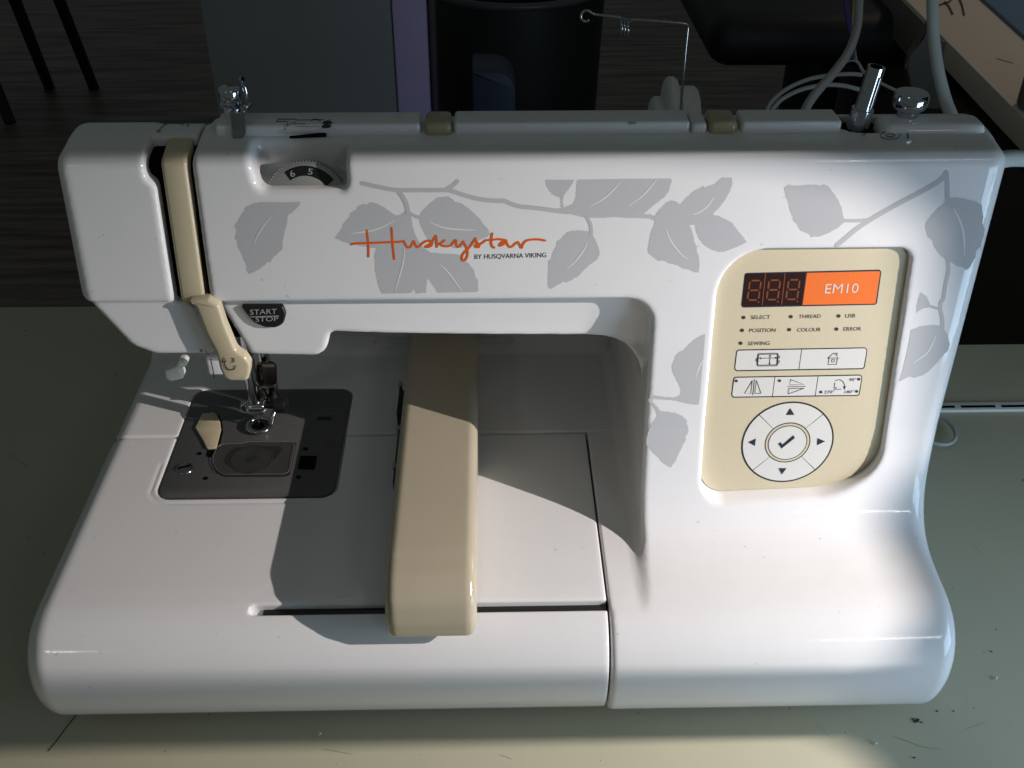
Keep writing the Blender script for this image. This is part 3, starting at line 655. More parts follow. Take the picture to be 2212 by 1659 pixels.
# ------------------------------------------------------------------ needle, presser bar and foot
nx_, ny_ = onz(561, 925, .064)[:2]
nb = P(tube('needle_bar', [(nx_, ny_, .0800), (nx_, ny_, .16)], .0033, chrome, None, 20))
cl = P(rbox('needle_clamp', (nx_+.0005, ny_, .0785), (.0105, .0085, .0075), chrome, None, .0022, 4))
o = lathe('clamp_screw', [(0, -.001), (.0020, 0), (.0020, .005), (.0026, .005), (.0044, .0056), (.0044, .010), (.0038, .0112), (0, .0114)], (nx_+.0055, ny_, .0795), black, None, (1, -.1, .05), 14); o.parent = cl
o = tube('thread_guide', spline([(nx_-.005, ny_, .081), (nx_-.0072, ny_-.002, .080), (nx_-.0055, ny_-.0052, .079), (nx_+.003, ny_-.0052, .0785), (nx_+.006, ny_-.003, .079)], 5), .0006, chrome, None, 8); o.parent = cl
o = tube('needle', [(nx_, ny_, .076), (nx_, ny_, .0715), (nx_, ny_, .066), (nx_, ny_, .0625)], [.0008, .0007, .0005, .0001], chrome, None, 10); o.parent = cl
px_, py_ = nx_+.0055, ny_+.011
P(tube('presser_bar', [(px_, py_, .082), (px_, py_, .165)], .0030, chrome, None, 18))
ft = P(rbox('presser_foot', (px_+.0005, py_+.001, .0805), (.0080, .0070, .012), chromed, None, .0018, 3))
t_ = [(nx_+.0062*math.cos(a), ny_+.0062*math.sin(a), .0660) for a in [2*math.pi*i/28 for i in range(29)]]
o = tube('foot_ring', t_, .0011, chrome, None, 8); o.parent = ft
o = tube('foot_shank', spline([(px_+.002, py_-.001, .079), (px_+.0035, py_-.002, .074), (nx_+.0075, ny_+.003, .0705), (nx_+.006, ny_+.0005, .0665)], 5), .0014, chromed, None, 10); o.parent = ft
cutm = mat('dark_steel', (.20, .17, .15), .16, metal=1., rvar=.06)
yc_ = ny_+.005
cut = [tuple(ony(*q_, yc_)[[0, 2]]) for q_ in ((557, 785), (588, 783), (597, 790), (598, 824), (593, 834), (588, 848), (590, 872), (578, 876), (573, 852), (561, 836), (553, 818), (553, 792))]
tc = P(prism('thread_cutter', fillet(cut, [.001, .002, .003, .003, .002, .003, .001, .001, .003, .004, .003, .002]), .0016, 'y', yc_, cutm, None, .0005))
o = rbox('cutter_fold', (cut[4][0]-.0040, yc_-.0004, cut[4][1]), (.0085, .0012, .0007), chromed, None, .0002); o.parent = tc; o.matrix_parent_inverse = Matrix()
# needle threader lever and small guide under the head
q = onface(376, 800, .01)
thr = P(prism('threader_lever', fillet([tuple(onface(*p_, .012)[[0, 2]]) for p_ in ((398, 776), (408, 784), (392, 796), (397, 818), (370, 825), (358, 820), (356, 800), (380, 790), (386, 776))], .0012), .006, 'y', q[1]+.001, mat('ivory_plastic', (.72, .72, .64), .35), None, .0008))
P(rbox('lever_mount', (q[0]+.006, q[1]+.008, .152), (.016, .012, .006), white, None, .001))
q = onface(468, 786, .02)
P(rbox('head_guide', (q[0], q[1], q[2]), (.008, .004, .010), white, None, .001))
th_ = tube('thread', [tuple(onface(455, 775, .004)), tuple(onface(459, 795, .006)), tuple(onface(463, 817, .009))], .00022, ink, None, 6); P(th_)

# ------------------------------------------------------------------ cream lever cover in the slot
bx0, bx1 = fxz(351, 420)[0]/1000, fxz(407, 420)[0]/1000
bx0, bx1 = -.1312, -.1209
lev = [(yline(z)+.0004, z) for z in (.178, .19, .20, .21, .22)]
lev = [(yline(.178)+.012, .178)]+lev+[(yline(.2372)+.0006, .2375), (.1045, .2396), (.1112, .2408), (.1118, .236), (.106, .230), (.100, .224)]
lv = P(prism('take_up_cover', fillet(lev, [0, .001, 0, 0, 0, 0, .004, 0, .001, 0, 0, 0]), bx1-bx0, 'x', bx0, creaml, None, .0016, 3))
low = [fxz(*q_, -.0034) for q_ in ((402, 650), (450, 646), (473, 660), (486, 701), (509, 757), (529, 771), (541, 788), (540, 806), (535, 824), (497, 824), (484, 818), (474, 797), (466, 762), (444, 721), (421, 662))]
low = fillet([(a/1000, b/1000) for a, b in low], [.001, .002, .003, .01, .004, .004, .003, .004, .002, .003, .003, .006, .01, .01, .003], 4)
bm = bmesh.new()
a = [bm.verts.new((p[0], yline(p[1])-.0036-.001*0, p[1])) for p in low]; b = [bm.verts.new((p[0], yline(p[1])+.0012, p[1])) for p in low]
f1 = bm.faces.new(a); bm.faces.new(b); n = len(low)
for i in range(n): bm.faces.new((a[i], a[(i+1) % n], b[(i+1) % n], b[i]))
bmesh.ops.recalc_face_normals(bm, faces=bm.faces[:])
bmesh.ops.bevel(bm, geom=f1.edges[:], offset=.0015, segments=3, profile=.5, affect='EDGES')
bmesh.ops.triangulate(bm, faces=[f for f in bm.faces if len(f.verts) > 4])
lg = P(fin(bm, 'thread_guide_cover', creaml, None, 50))
pl_ = lambda px, py, k: tuple(onface(px, py, -.0039-k))
ribbon('thread_arrow', [(sp([(484, 779), (486, 789), (491, 797), (499, 799), (506, 797), (508, 790)]), 2.2), ([(479, 782), (483, 773), (489, 781), (479, 782)], 2.2)], pl_, ink, lg)
text('step_number', '3', (499, 783), (507, 783), (0, -10), pl_, ink, lg)
ptop = lambda z: (lambda px, py, k: tuple(onz(px, py, z+k)))
ph_ = lambda px, py, k: tuple(np.array(onface(px, py, .0016))-np.array((0, .00035+k, 0)))
ribbon('thread_arrow', [(sp([(444, 757), (448, 763), (453, 764)]), 1.4)], ph_, ink, face)
text('step_number', '6', (432, 760), (438, 760), (0, -7), ph_, ink, face)

# ------------------------------------------------------------------ START / STOP button
st = [fxz(*q_, B) for q_ in ((521, 657), (612, 657), (619, 676), (613, 697), (596, 705), (573, 704), (550, 694), (533, 675))]
st = fillet([(a/1000, b/1000) for a, b in st], [.0006, .0015, .003, .004, .004, .004, .004, .004], 4)
bm = bmesh.new()
a = [bm.verts.new((p[0], yline(p[1])+.0046, p[1])) for p in st]; b = [bm.verts.new((p[0], yline(p[1])+.010, p[1])) for p in st]
f1 = bm.faces.new(a); bm.faces.new(b); n = len(st)
for i in range(n): bm.faces.new((a[i], a[(i+1) % n], b[(i+1) % n], b[i]))
bmesh.ops.recalc_face_normals(bm, faces=bm.faces[:]); bmesh.ops.bevel(bm, geom=f1.edges[:], offset=.0009, segments=3, profile=.5, affect='EDGES')
bmesh.ops.triangulate(bm, faces=[f for f in bm.faces if len(f.verts) > 4])
btn = P(fin(bm, 'start_stop_button', black, None, 40))
pb_ = lambda px, py, k: tuple(onface(px, py, .0044-k))
text('button_lettering', 'START', (540, 680), (598, 678), (0, -11), pb_, greyt, btn); text('button_lettering', 'STOP', (552, 695), (601, 693), (0, -9.5), pb_, greyt, btn)
ribbon('button_line', [([(542, 684.5), (602, 682.5)], 1.6)], pb_, greyt, btn)

# ------------------------------------------------------------------ tension dial
R_ = .0165; ap = ony(660, 348, .1040); dax = Vector((0, -.93, .37)).normalized(); dc = Vector(ap)-Vector((0, .37, .93)).normalized()*R_
wheel = P(lathe('tension_dial', [(0, -.004), (R_-.0012, -.004), (R_, -.003), (R_, .0022), (R_-.0016, .0030), (0, .0030)], dc, mat('dial_grey', (.30, .31, .29), .45), None, dax, 72))
du = Vector((1, 0, 0)); dv = dax.cross(du)
for i in range(30):
    a = math.radians(25+i*130/29)
    c_ = dc+(du*math.cos(a)+dv*math.sin(a))*R_
    m_ = Matrix((du*math.cos(a)+dv*math.sin(a), -du*math.sin(a)+dv*math.cos(a), dax)).transposed()
    o = rbox('dial_ridge', c_, (.0010, .0008, .0048), MATS['dial_grey'], None, 0, rot=m_); o.parent = wheel; o.matrix_parent_inverse = Matrix()
def dpt(r, a, l): return tuple(dc+(du*math.cos(a)+dv*math.sin(a))*r+dax*(.0030+l))
V = [dpt(.0148, math.radians(38+86*i/32), .0001) for i in range(33)]+[dpt(.0108, math.radians(124-86*i/32), .0001) for i in range(33)]
o = fill('dial_band', V, black, wheel)
for t_, a0, a1 in (('6', 118, 109), ('5', 84, 75)):
    def dpj(u, v, k): return dpt(v, math.radians(u), .0003)
    c = text('dial_number', t_, (a0, .0115), (a1, .0115), (0, .0024), dpj, greyt, wheel)
q = onz(649, 397, zf/1000); P(rbox('dial_pointer', (q[0], q[1], zf/1000+.0004), (.0020, .0016, .0012), lip_w, None, .0003))
q0 = onz(625, 296, .2415); q1 = onz(704, 292, .2415); P(prism('tension_slit', [tuple(q0[:2]), tuple(q1[:2]), (q1[0], q1[1]+.0022), (q0[0]+.002, q0[1]+.0003)], .0012, 'z', .2408, blackr))

# ------------------------------------------------------------------ top: handle, lids, blocks
def lid(name, px0, px1, material, zt=.2455, y0=.1120, y1=.1265, r=.0016, zb_=.236):
    xA, xB_ = onz(px0, 282, zt)[0], onz(px1, 282, zt)[0]
    return P(rbox(name, ((xA+xB_)/2, (y0+y1)/2, (zt+zb_)/2), (abs(xB_-xA), y1-y0, zt-zb_), material, None, r, 4))
l1 = lid('top_lid', 455, 905, white); lid('handle_hinge', 914, 974, creamd, .2460, .1115, .1262, .0022); lid('carry_handle', 979, 1500, white, .2458)
lid('handle_end', 1502, 1536, capm, .2452, .1118); lid('handle_hinge', 1543, 1606, creamd, .2460, .1115, .1262, .0022); l2 = lid('top_lid', 1614, 1836, white, .2457)
x0_ = onz(1925, 282, .2455)[0]; P(rbox('top_lid', ((x0_+.2065)/2, .1180, .2388), (.2065-x0_, .0150, .0108), white, None, .0042, 5))
xh, yh = onz(1365, 265, .2459)[:2]; P(lathe('handle_dimple', [(0, .0001), (.0016, .0001), (.0019, 0)], (xh, yh, .24585), capm, None, seg=20))
# thread path drawn on the left lid
pt_ = lambda px, py, k: (onz(px, py, .2457+k)[0], onz(px, py, .2457+k)[1], .2457+k)
ribbon('thread_diagram', [([(597, 262), (600, 257), (621, 257), (618, 262), (597, 262)], 1.3), ([(621, 257), (640, 257)], 1.2), ([(640, 259), (700, 258)], 1.1), ([(672, 262), (676, 257), (686, 257), (692, 262)], 1.3), ([(622, 262), (620, 272)], 1.4),
                           (sp([(628, 268), (634, 264), (640, 266), (637, 270)]), 1.1), ([(645, 267), (660, 267)], 1.), ([(640, 273), (690, 273)], .9), ([(700, 262), (716, 258)], 1.0), ([(614, 269), (620, 273), (626, 269)], 1.2)], pt_, ink, l1)
for q_ in ((707, 265), (705, 273)):
    p_ = pt_(*q_, .0001); o = lathe('thread_diagram_dot', [(0, .0001), (.0019, .0001), (.0020, 0)], p_, ink, None, seg=14); o.parent = l1; o.matrix_parent_inverse = Matrix()
text('step_number', '2', (612, 281), (618, 281), (0, -5), pt_, ink, l1)
pc_ = lambda px, py, k: (onz(px, py, .2418)[0], onz(px, py, .2418)[1], .2424+k)
def topz(y): return float(np.interp(y*1000, [p[0] for p in PROF[len(front)+2:len(front)+14]], [p[1] for p in PROF[len(front)+2:len(front)+14]]))/1000
def ptp(px, py, k):
    z = .241
    for _ in range(4): p = onz(px, py, z); z = topz(p[1])
    return (p[0], p[1], z+.0003+k)
ribbon('thread_arrow', [(sp([(341, 286), (352, 273), (366, 267), (388, 267), (396, 271)]), 1.5), ([(339, 282), (341, 287), (347, 284)], 1.3)], ptp, ink, face)
text('step_number', '4', (401, 274), (409, 274), (0, -5), ptp, ink, face)
ribbon('winder_diagram', [([(1874+i*10, 287), (1880+i*10, 287)], 1.2) for i in range(4)]+[(sp([(1858, 285), (1866, 288), (1868, 292), (1860, 293)]), 1.2), ([(1852, 286), (1858, 285)], 1.2), ([(1923+22*math.cos(a), 294+8*math.sin(a)) for a in [2*math.pi*i/24 for i in range(25)]], 1.1), ([(1923+10*math.cos(a), 294+4*math.sin(a)) for a in [2*math.pi*i/18 for i in range(19)]], 1.2), (sp([(1944, 284), (1956, 288), (1962, 295), (1960, 301)]), 2.2)], ptp, ink, body)

# chrome thread guide stud at the left of the top
gx, gy = -.1062, .1225
tg = P(tube('tension_stud', [(gx, gy, .240), (gx, gy, .2520)], .0033, capm, None, 20))
cap_ = lathe('stud_cap', [(0, .0072), (.0034, .0072), (.0041, .0068), (.0044, .0060), (.0044, .0020), (.0040, .0012), (.0034, .0010), (.0036, .0004), (.0046, .0), (.0046, -.0006), (0, -.0008)], (gx, gy, .2505), chrome, None, seg=32); cap_.parent = tg; cap_.matrix_parent_inverse = Matrix()
o = prism('stud_bracket', fillet([(gx+.0012, .1108), (gx+.0075, .1108), (gx+.0085, .1240), (gx+.002, .1262)], .001), .0012, 'z', .2495, chrome, None, .0003); o.parent = tg; o.matrix_parent_inverse = Matrix()
o = prism('stud_bracket', fillet([(gx+.0015, .2400), (gx+.0022, .2515), (gx+.0080, .2515), (gx+.0072, .2428), (gx+.0045, .2390)], .0006), .0011, 'y', .1100, chromed, None, .0003); o.parent = tg; o.matrix_parent_inverse = Matrix()
o = tube('stud_hook', spline([(gx+.0052, gy+.001, .2500), (gx+.0066, gy, .2535), (gx+.0064, gy, .2575), (gx+.0054, gy, .2605), (gx+.0066, gy-.001, .2612)], 5), .0010, chrome, None, 10); o.parent = tg; o.matrix_parent_inverse = Matrix()

# bobbin winder spindle and stopper
wx, wy = .1545, .1205
sp_ = P(tube('winder_spindle', [(wx, wy, .236), (wx+.0012, wy, .2478), (wx+.0013, wy, .2480), (wx+.0032, wy, .2655)], [.0046, .0046, .0037, .0036], chrome, None, 28))
o = lathe('spindle_bore', [(0, 0), (.0025, 0), (.0026, -.0003)], (wx+.0032, wy, .26575), blackr, None, (.11, 0, 1), 20); o.parent = sp_; o.matrix_parent_inverse = Matrix()
o = tube('spindle_spring', [(wx+.0028, wy-.0036, .249), (wx+.0042, wy-.0035, .262)], .0006, chromed, None, 8); o.parent = sp_; o.matrix_parent_inverse = Matrix()
P(lathe('winder_well', [(0, 0), (.0155, 0)], (.157, .121, .2382), blackr, None, seg=24))
bx_, by_ = .1755, .122
P(lathe('winder_stop', [(.0044, -.006), (.0044, .0030), (.0050, .0034), (.0066, .0046), (.0072, .0060), (.0073, .0094), (.0067, .0108), (.004, .0111), (0, .0109)], (bx_, by_, .2432), chrome, None, seg=36))
# spool holder and upright thread guide behind the handle
yS = .165
sx = ony(1410, 240, yS)[0]
for (px0, px1, py, dep, m_) in ((1408, 1436, 213, .010, capm), (1434, 1458, 170, .013, capm), (1458, 1503, 190, .012, capm)):
    c0 = ony(px0, 240, yS); c1 = ony(px1, 240, yS); tz = ony(px1, py, yS)[2]; rad = .018
    P(lathe('spool_cap', [(0, 0), (rad-.004, 0), (rad-.001, .0005), (rad, .0016), (rad, c1[0]-c0[0]-.0012), (rad-.001, c1[0]-c0[0]), (0, c1[0]-c0[0])], (c0[0], yS, tz-rad), m_, None, (1, 0, 0), 40))
wp = [ony(*q_, yS-.02) for q_ in ((1469, 252), (1475, 180), (1481, 110), (1486, 62), (1487, 54), (1480, 51), (1440, 47), (1400, 44), (1368, 42), (1362, 44))]
coil = []
c0 = np.array(ony(1361, 44, yS-.02)); c1 = np.array(ony(1341, 39, yS-.02))
for i in range(1, 60):
    t = i/60; a = 2*math.pi*3*t; c = c0+(c1-c0)*t; coil.append(c+np.array((0, .0032*math.sin(a), -.0032+.0032*math.cos(a))))
we = [ony(*q_, yS-.02) for q_ in ((1341, 39), (1336, 37), (1310, 34), (1285, 31), (1277, 27), (1270, 23), (1262, 24), (1256, 30), (1255, 38), (1260, 45), (1268, 46), (1273, 43))]
P(tube('thread_guide_wire', list(spline(wp[:3], 3))+wp[3:]+coil+[tuple(p) for p in spline(we, 3)], .00055, chromed, None, 8))

# ------------------------------------------------------------------ table
def table_mat():
    m = bpy.data.materials.new('table_laminate'); m.use_nodes = True; nt = m.node_tree; b = nt.nodes['Principled BSDF']; L = nt.links.new
    tcn = nt.nodes.new('ShaderNodeTexCoord')
    def noise(s_, d=3, off=None):
        n = nt.nodes.new('ShaderNodeTexNoise'); n.inputs['Scale'].default_value = s_; n.inputs['Detail'].default_value = d; L(tcn.outputs['Object'], n.inputs['Vector']); return n
    base = nt.nodes.new('ShaderNodeMix'); base.data_type = 'RGBA'; base.inputs[6].default_value = (.43, .41, .295, 1); base.inputs[7].default_value = (.50, .48, .36, 1); L(noise(9, 5).outputs['Fac'], base.inputs[0])
    def over(prev, fac, col):
        x = nt.nodes.new('ShaderNodeMix'); x.data_type = 'RGBA'; L(prev, x.inputs[6]); x.inputs[7].default_value = (*col, 1); L(fac, x.inputs[0]); return x.outputs[2]
    def ramp(src, a_, b_):
        r = nt.nodes.new('ShaderNodeValToRGB'); r.color_ramp.elements[0].position = a_; r.color_ramp.elements[1].position = b_; L(src, r.inputs[0]); return r.outputs[0]
    c = over(base.outputs[2], ramp(noise(160, 2).outputs['Fac'], .74, .79), (.14, .14, .11))
    c = over(c, ramp(noise(420, 1).outputs['Fac'], .78, .82), (.06, .06, .05))
    L(c, b.inputs['Base Color']); b.inputs['Roughness'].default_value = .42
    n = noise(700, 2); bp = nt.nodes.new('ShaderNodeBump'); bp.inputs['Strength'].default_value = .08; bp.inputs['Distance'].default_value = .0004; L(n.outputs['Fac'], bp.inputs['Height']); L(bp.outputs['Normal'], b.inputs['Normal'])
    return m
tm = table_mat()
tb = empty('table', (0, .1, -.72), 'pale green-grey laminate table the sewing machine stands on', 'table')
def TP(o, par=None, off=(0, .1, -.72)):
    o.parent = par or tb; o.matrix_parent_inverse = Matrix.Translation(Vector(off)*-1) if not par else Matrix(); return o
top_ = [(-.75, -.33), (.62, -.33), (.62, .312), (.12, .312), (.12, .374), (-.75, .374)]
ttop = TP(prism('table_top', top_, .026, 'z', -.026, tm, None, .0012))
for x_, y_ in ((-.70, -.28), (.56, -.28), (-.70, .32), (.56, .26)): TP(rbox('leg', (x_, y_, -.384), (.04, .04, .712), black, None, .003))
# slotted lip let into the right of the top
sl_ = TP(rbox('slotted_lip', (.43, .2375, .0006), (.36, .0085, .0024), capm, None, .0005))
for i in range(13):
    o = rbox('lip_slot', (.262+i*.0265, .2368, .0017), (.0225, .0022, .0006), blackr, None, 0); o.parent = sl_; o.matrix_parent_inverse = sl_.matrix_parent_inverse.inverted() @ Matrix.Translation((0, -.1, .72)); o.matrix_parent_inverse = Matrix()
# scratches and stains
ptab = lambda px, py, k: tuple(onz(px, py, .0003+k))
TP(ribbon('scratch', [(sp([(166, 1543), (148, 1565), (133, 1585), (118, 1605), (104, 1622)]), [1.8+.5*(i % 2) for i in range(17)])], ptab, brown, tb), None)
rs = random.Random(4)
def blot(px, py, r, n=9):
    pts = [(px+r*(.5+rs.random())*math.cos(2*math.pi*i/n), py+.6*r*(.5+rs.random())*math.sin(2*math.pi*i/n)) for i in range(n)]
    TP(fill('stain', [ptab(*q_, 0) for q_ in pts], brown, tb), None)
for q_ in ((1980, 1557, 7), (1972, 1553, 3), (1990, 1560, 3), (2024, 1536, 3.4), (2060, 1536, 2.4), (2104, 1530, 2.2), (2142, 1407, 2.4), (2125, 1410, 1.4), (2152, 1360, 1.6), (1706, 1531, 2), (1380, 1540, 1.6), (300, 1580, 1.3), (560, 1585, 1.2), (2085, 1480, 1.3), (1975, 1636, 3.0)): blot(*q_)
scm = mat('faint_scratch', (.17, .16, .12), .5)
for q_ in ([(2010, 1330), (2040, 1352)], [(2105, 1180), (2122, 1200)], [(1930, 1590), (1990, 1612), (2030, 1618)], [(2085, 1575), (2130, 1560)], [(700, 1618), (760, 1629)], [(1080, 1630), (1105, 1640)], [(1760, 1560), (1790, 1592)], [(30, 1440), (52, 1470)], [(20, 980), (60, 1010)]):
    TP(ribbon('scratch', [(sp(q_, 4) if len(q_) > 2 else [q_[0], ((q_[0][0]+q_[1][0])/2+2, (q_[0][1]+q_[1][1])/2), q_[1]], .55)], ptab, scm, tb), None)
for q_ in ((1345, 1534, 2.6), (690, 1590, 1.6), (2150, 1470, 1.8), (1890, 1610, 1.6)):
    px, py, r = q_; a_, b_ = onz(px, py, 0), onz(px+2.5*r, py-2*r, 0)
    TP(tube('lint', [(a_[0], a_[1], .0006), ((a_[0]+b_[0])/2, (a_[1]+b_[1])/2+.0004, .0014), (b_[0], b_[1], .0005)], .00035, capm, None, 6))
# pale ring lying beside the base
rx, ry = onz(2060, 925, .004)[:2]
tag(tube('cable_loop', [(rx-.012+.012*math.cos(a), ry+.016*math.sin(a), .004) for a in [2*math.pi*i/40 for i in range(41)]], .0013, mat('loop_grey', (.38, .40, .38), .5)), 'pale loop of cable lying on the table beside the machine base', 'cable')

# ------------------------------------------------------------------ room behind
def floor_mat():
    m = bpy.data.materials.new('dark_wood_floor'); m.use_nodes = True; nt = m.node_tree; b = nt.nodes['Principled BSDF']; L = nt.links.new
    tcn = nt.nodes.new('ShaderNodeTexCoord'); mp = nt.nodes.new('ShaderNodeMapping'); mp.inputs['Rotation'].default_value = (0, 0, -1.15); mp.inputs['Scale'].default_value = (1.2, 14, 1); L(tcn.outputs['Object'], mp.inputs[0])
    n = nt.nodes.new('ShaderNodeTexNoise'); n.inputs['Scale'].default_value = 3; n.inputs['Detail'].default_value = 8; L(mp.outputs[0], n.inputs['Vector'])
    r = nt.nodes.new('ShaderNodeValToRGB'); r.color_ramp.elements[0].position = .35; r.color_ramp.elements[0].color = (.062, .040, .035, 1); r.color_ramp.elements[1].position = .72; r.color_ramp.elements[1].color = (.23, .165, .148, 1)
    L(n.outputs['Fac'], r.inputs[0]); L(r.outputs[0], b.inputs['Base Color']); b.inputs['Roughness'].default_value = .5; return m
fm = floor_mat()
tag(raw('floor', [(-4, -2, -.745), (5, -2, -.745), (5, 7, -.745), (-4, 7, -.745)], [(0, 1, 2, 3)], fm), kind='structure')
# partition board with lavender edge
yb = .80
xL, xR = ony(430, 0, yb)[0], ony(845, 0, yb)[0]
pg = mat('slate_board', (.24, .25, .25), .6, var=.08, vscale=12); pv = mat('lavender_edge', (.46, .38, .60), .6)
pn = empty('partition_board', ((xL+xR)/2, yb+.02, -.745), 'tall slate grey board with a lavender edge standing behind the machine', 'partition')
def PP(o, loc): o.parent = pn; o.matrix_parent_inverse = Matrix.Translation(Vector(loc)*-1); return o
loc = pn.location[:]
PP(rbox('board_face', ((xL+xR)/2, yb+.015, -.10), (xR-xL, .03, 1.29), pg, None, .002), loc)
x1_ = ony(921, 0, yb)[0]
PP(rbox('board_edge', ((xR+x1_)/2, yb+.013, -.10), (x1_-xR-.001, .035, 1.29), pv, None, .002), loc)
x2_ = ony(938, 0, yb)[0]
PP(rbox('board_trim', ((x1_+x2_)/2, yb+.024, -.10), (x2_-x1_-.001, .03, 1.29), mat('dark_trim', (.06, .045, .05), .6), None, .002), loc)
# round waste bin
bmn = mat('dark_bin', (.018, .019, .018), .45)
bc = (ony(1115, 22, .95)[0], 1.05, -.745)
bn = empty('waste_bin', bc, 'dark round waste bin with a pale rim standing behind the machine', 'bin')
def BP(o): o.parent = bn; o.matrix_parent_inverse = Matrix.Translation(Vector(bc)*-1); return o
zr_ = ony(1115, 16, bc[1]-.115)[2]; hb = zr_+.745
BP(lathe('bin_body', [(0, 0), (.085, 0), (.090, .01), (.114, hb), (.108, hb), (.085, .02), (0, .02)], bc, bmn, None, seg=48))
BP(tube('bin_rim', [(bc[0]+.115*math.cos(a), bc[1]+.115*math.sin(a), zr_) for a in [2*math.pi*i/64 for i in range(65)]], .0045, mat('bin_rim_grey', (.07, .07, .066), .4), None, 10))
bk = mat('navy_plastic', (.030, .042, .075), .5)
q0 = ony(1020, 158, .78); q1 = ony(1115, 158, .78)
bb = tag(prism('storage_box', fillet([(q0[0], -.745), (q1[0]-.005, -.745), (q1[0], q0[2]), (q0[0], q0[2]+.002)], [.0, .0, .030, .002]), .06, 'y', .78, bk, None, .003), 'dark navy plastic box with a rounded corner in front of the waste bin', 'box')
# office chair, mostly hidden, behind the machine
ck = mat('chair_black', (.012, .011, .011), .55)
cxy = (.50, 1.28)
ch = empty('office_chair', (*cxy, -.745), 'black office chair with star base standing behind the machine on the right', 'office chair')
def CP(o): o.parent = ch; o.matrix_parent_inverse = Matrix.Translation((-cxy[0], -cxy[1], .745)); return o
CP(rbox('seat', (cxy[0]+.02, cxy[1], -.03), (.46, .44, .07), ck, None, .03, 4))
CP(lathe('gas_column', [(.030, 0), (.030, .33), (.042, .34), (.042, .66), (0, .66)], (*cxy, -.68), ck, None, seg=24))
for i in range(5):
    a = .5+2*math.pi*i/5; d = Vector((math.cos(a), math.sin(a), 0))
    CP(tube('base_arm', [Vector((*cxy, -.63)), Vector((*cxy, -.64))+d*.15, Vector((*cxy, -.67))+d*.29], [.036, .028, .02], ck, None, 10))
    CP(lathe('castor', [(0, -.012), (.026, -.012), (.030, -.006), (.030, .006), (.026, .012), (0, .012)], Vector((*cxy, -.715))+d*.29, ck, None, (-d.y, d.x, 0), 18))
# stool or chair legs at the far left
kk = mat('dark_leg', (.010, .009, .008), .6)
def chairleg(pxs, y): return [ony(px, py, y) for px, py in pxs]
kc = (-1.35, 2.55, -.745)
kd = empty('side_chair', kc, 'dark side chair whose legs show at the top left of the floor', 'chair')
def KP(o): o.parent = kd; o.matrix_parent_inverse = Matrix.Translation(Vector(kc)*-1); return o
KP(rbox('seat', (kc[0], kc[1]+.05, -.27), (.44, .44, .04), kk, None, .01))
for a_, y_ in (((32, 0), 2.55), ((128, 0), 2.62)):
    t0 = np.array(ony(*a_, y_)); b0 = np.array(onz(a_[0]+75, 190, -.745))
    KP(tube('leg', [tuple(t0+(t0-b0)*.6), tuple(b0)], .016, kk, None, 10))
t0 = np.array(onz(-60, 60, -.5)); b0 = np.array(onz(22, 265, -.745)); KP(tube('leg', [tuple(t0), tuple(b0)], .016, kk, None, 10))
b0 = np.array(onz(-40, 215, -.745)); KP(tube('leg', [tuple(b0+np.array((0, 0, .47))), tuple(b0)], .016, kk, None, 10))

# desk at the right, set at an angle
zd = .03
A_ = onz(1958, 0, zd); B_ = onz(2212, 256, zd); dv_ = nrm((B_-A_)[:2]); nv = np.array((-dv_[1], dv_[0]));
if nv[0] < 0: nv = -nv
p0 = A_[:2]-dv_*.5; p1 = B_[:2]+dv_*.20; p2 = p1+nv*.7; p3 = p0+nv*.7
dm = mat('desk_top_beige', (.72, .60, .51), .5, var=.05, vscale=15)
dc_ = ((p0+p1+p2+p3)/4)
dk_ = empty('desk', (dc_[0], dc_[1], -.745), 'beige-topped desk with a dark brown front at the right behind the machine', 'desk')
def DP(o): o.parent = dk_; o.matrix_parent_inverse = Matrix.Translation((-dc_[0], -dc_[1], .745)); return o
DP(prism('desk_top', [tuple(p0), tuple(p1), tuple(p2), tuple(p3)], .028, 'z', zd-.028, dm, None, .0015))
i0, i1, i2, i3 = p0+nv*.02+dv_*.02, p1+nv*.02-dv_*.02, p2-nv*.02-dv_*.02, p3-nv*.02+dv_*.02
DP(prism('desk_front', [tuple(i0), tuple(i1), tuple(i1+nv*.02), tuple(i0+nv*.02)], .70, 'z', -.73, mat('desk_brown', (.060, .048, .036), .6, var=.1, vscale=10), None, .001))
DP(prism('desk_end', [tuple(i1), tuple(i2), tuple(i2-dv_*.02), tuple(i1-dv_*.02)], .745, 'z', -.745, MATS['desk_brown'], None, .001))
DP(prism('desk_edge', [tuple(p0-nv*.004), tuple(p0+dv_*.66-nv*.004), tuple(p0+dv_*.66), tuple(p0)], .05, 'z', zd-.052, mat('desk_edge_taupe', (.17, .15, .12), .5), None, .001))
bl = mat('blue_mat', (.11, .19, .31), .6, var=.06, vscale=20)
m0 = onz(2117, 0, zd)[:2]; m1 = onz(2212, 86, zd)[:2]; md = nrm(m1-m0)
mn = np.array((-md[1], md[0])); mn = mn if mn[0] > 0 else -mn
tag(prism('desk_mat', [tuple(m0-md*.3), tuple(m1+md*.12), tuple(m1+md*.12+mn*.3), tuple(m0-md*.3+mn*.3)], .004, 'z', zd+.0005, bl, None, .001), 'blue mat lying on the beige desk at the top right corner', 'mat')
kp = onz(2245, 235, zd); tag(lathe('pot', [(0, 0), (.020, 0), (.022, .004), (.022, .03), (.019, .035), (0, .035)], (kp[0], kp[1], zd+.0005), mat('taupe_pot', (.16, .13, .10), .5), None, seg=32), 'taupe round pot standing on the beige desk at the right edge', 'pot')
DP(ribbon('pencil_mark', [([(2152, 126), (2170, 131), (2188, 136)], 1.0)], lambda px, py, k: tuple(onz(px, py, zd+.0004+k)), brown, dk_))
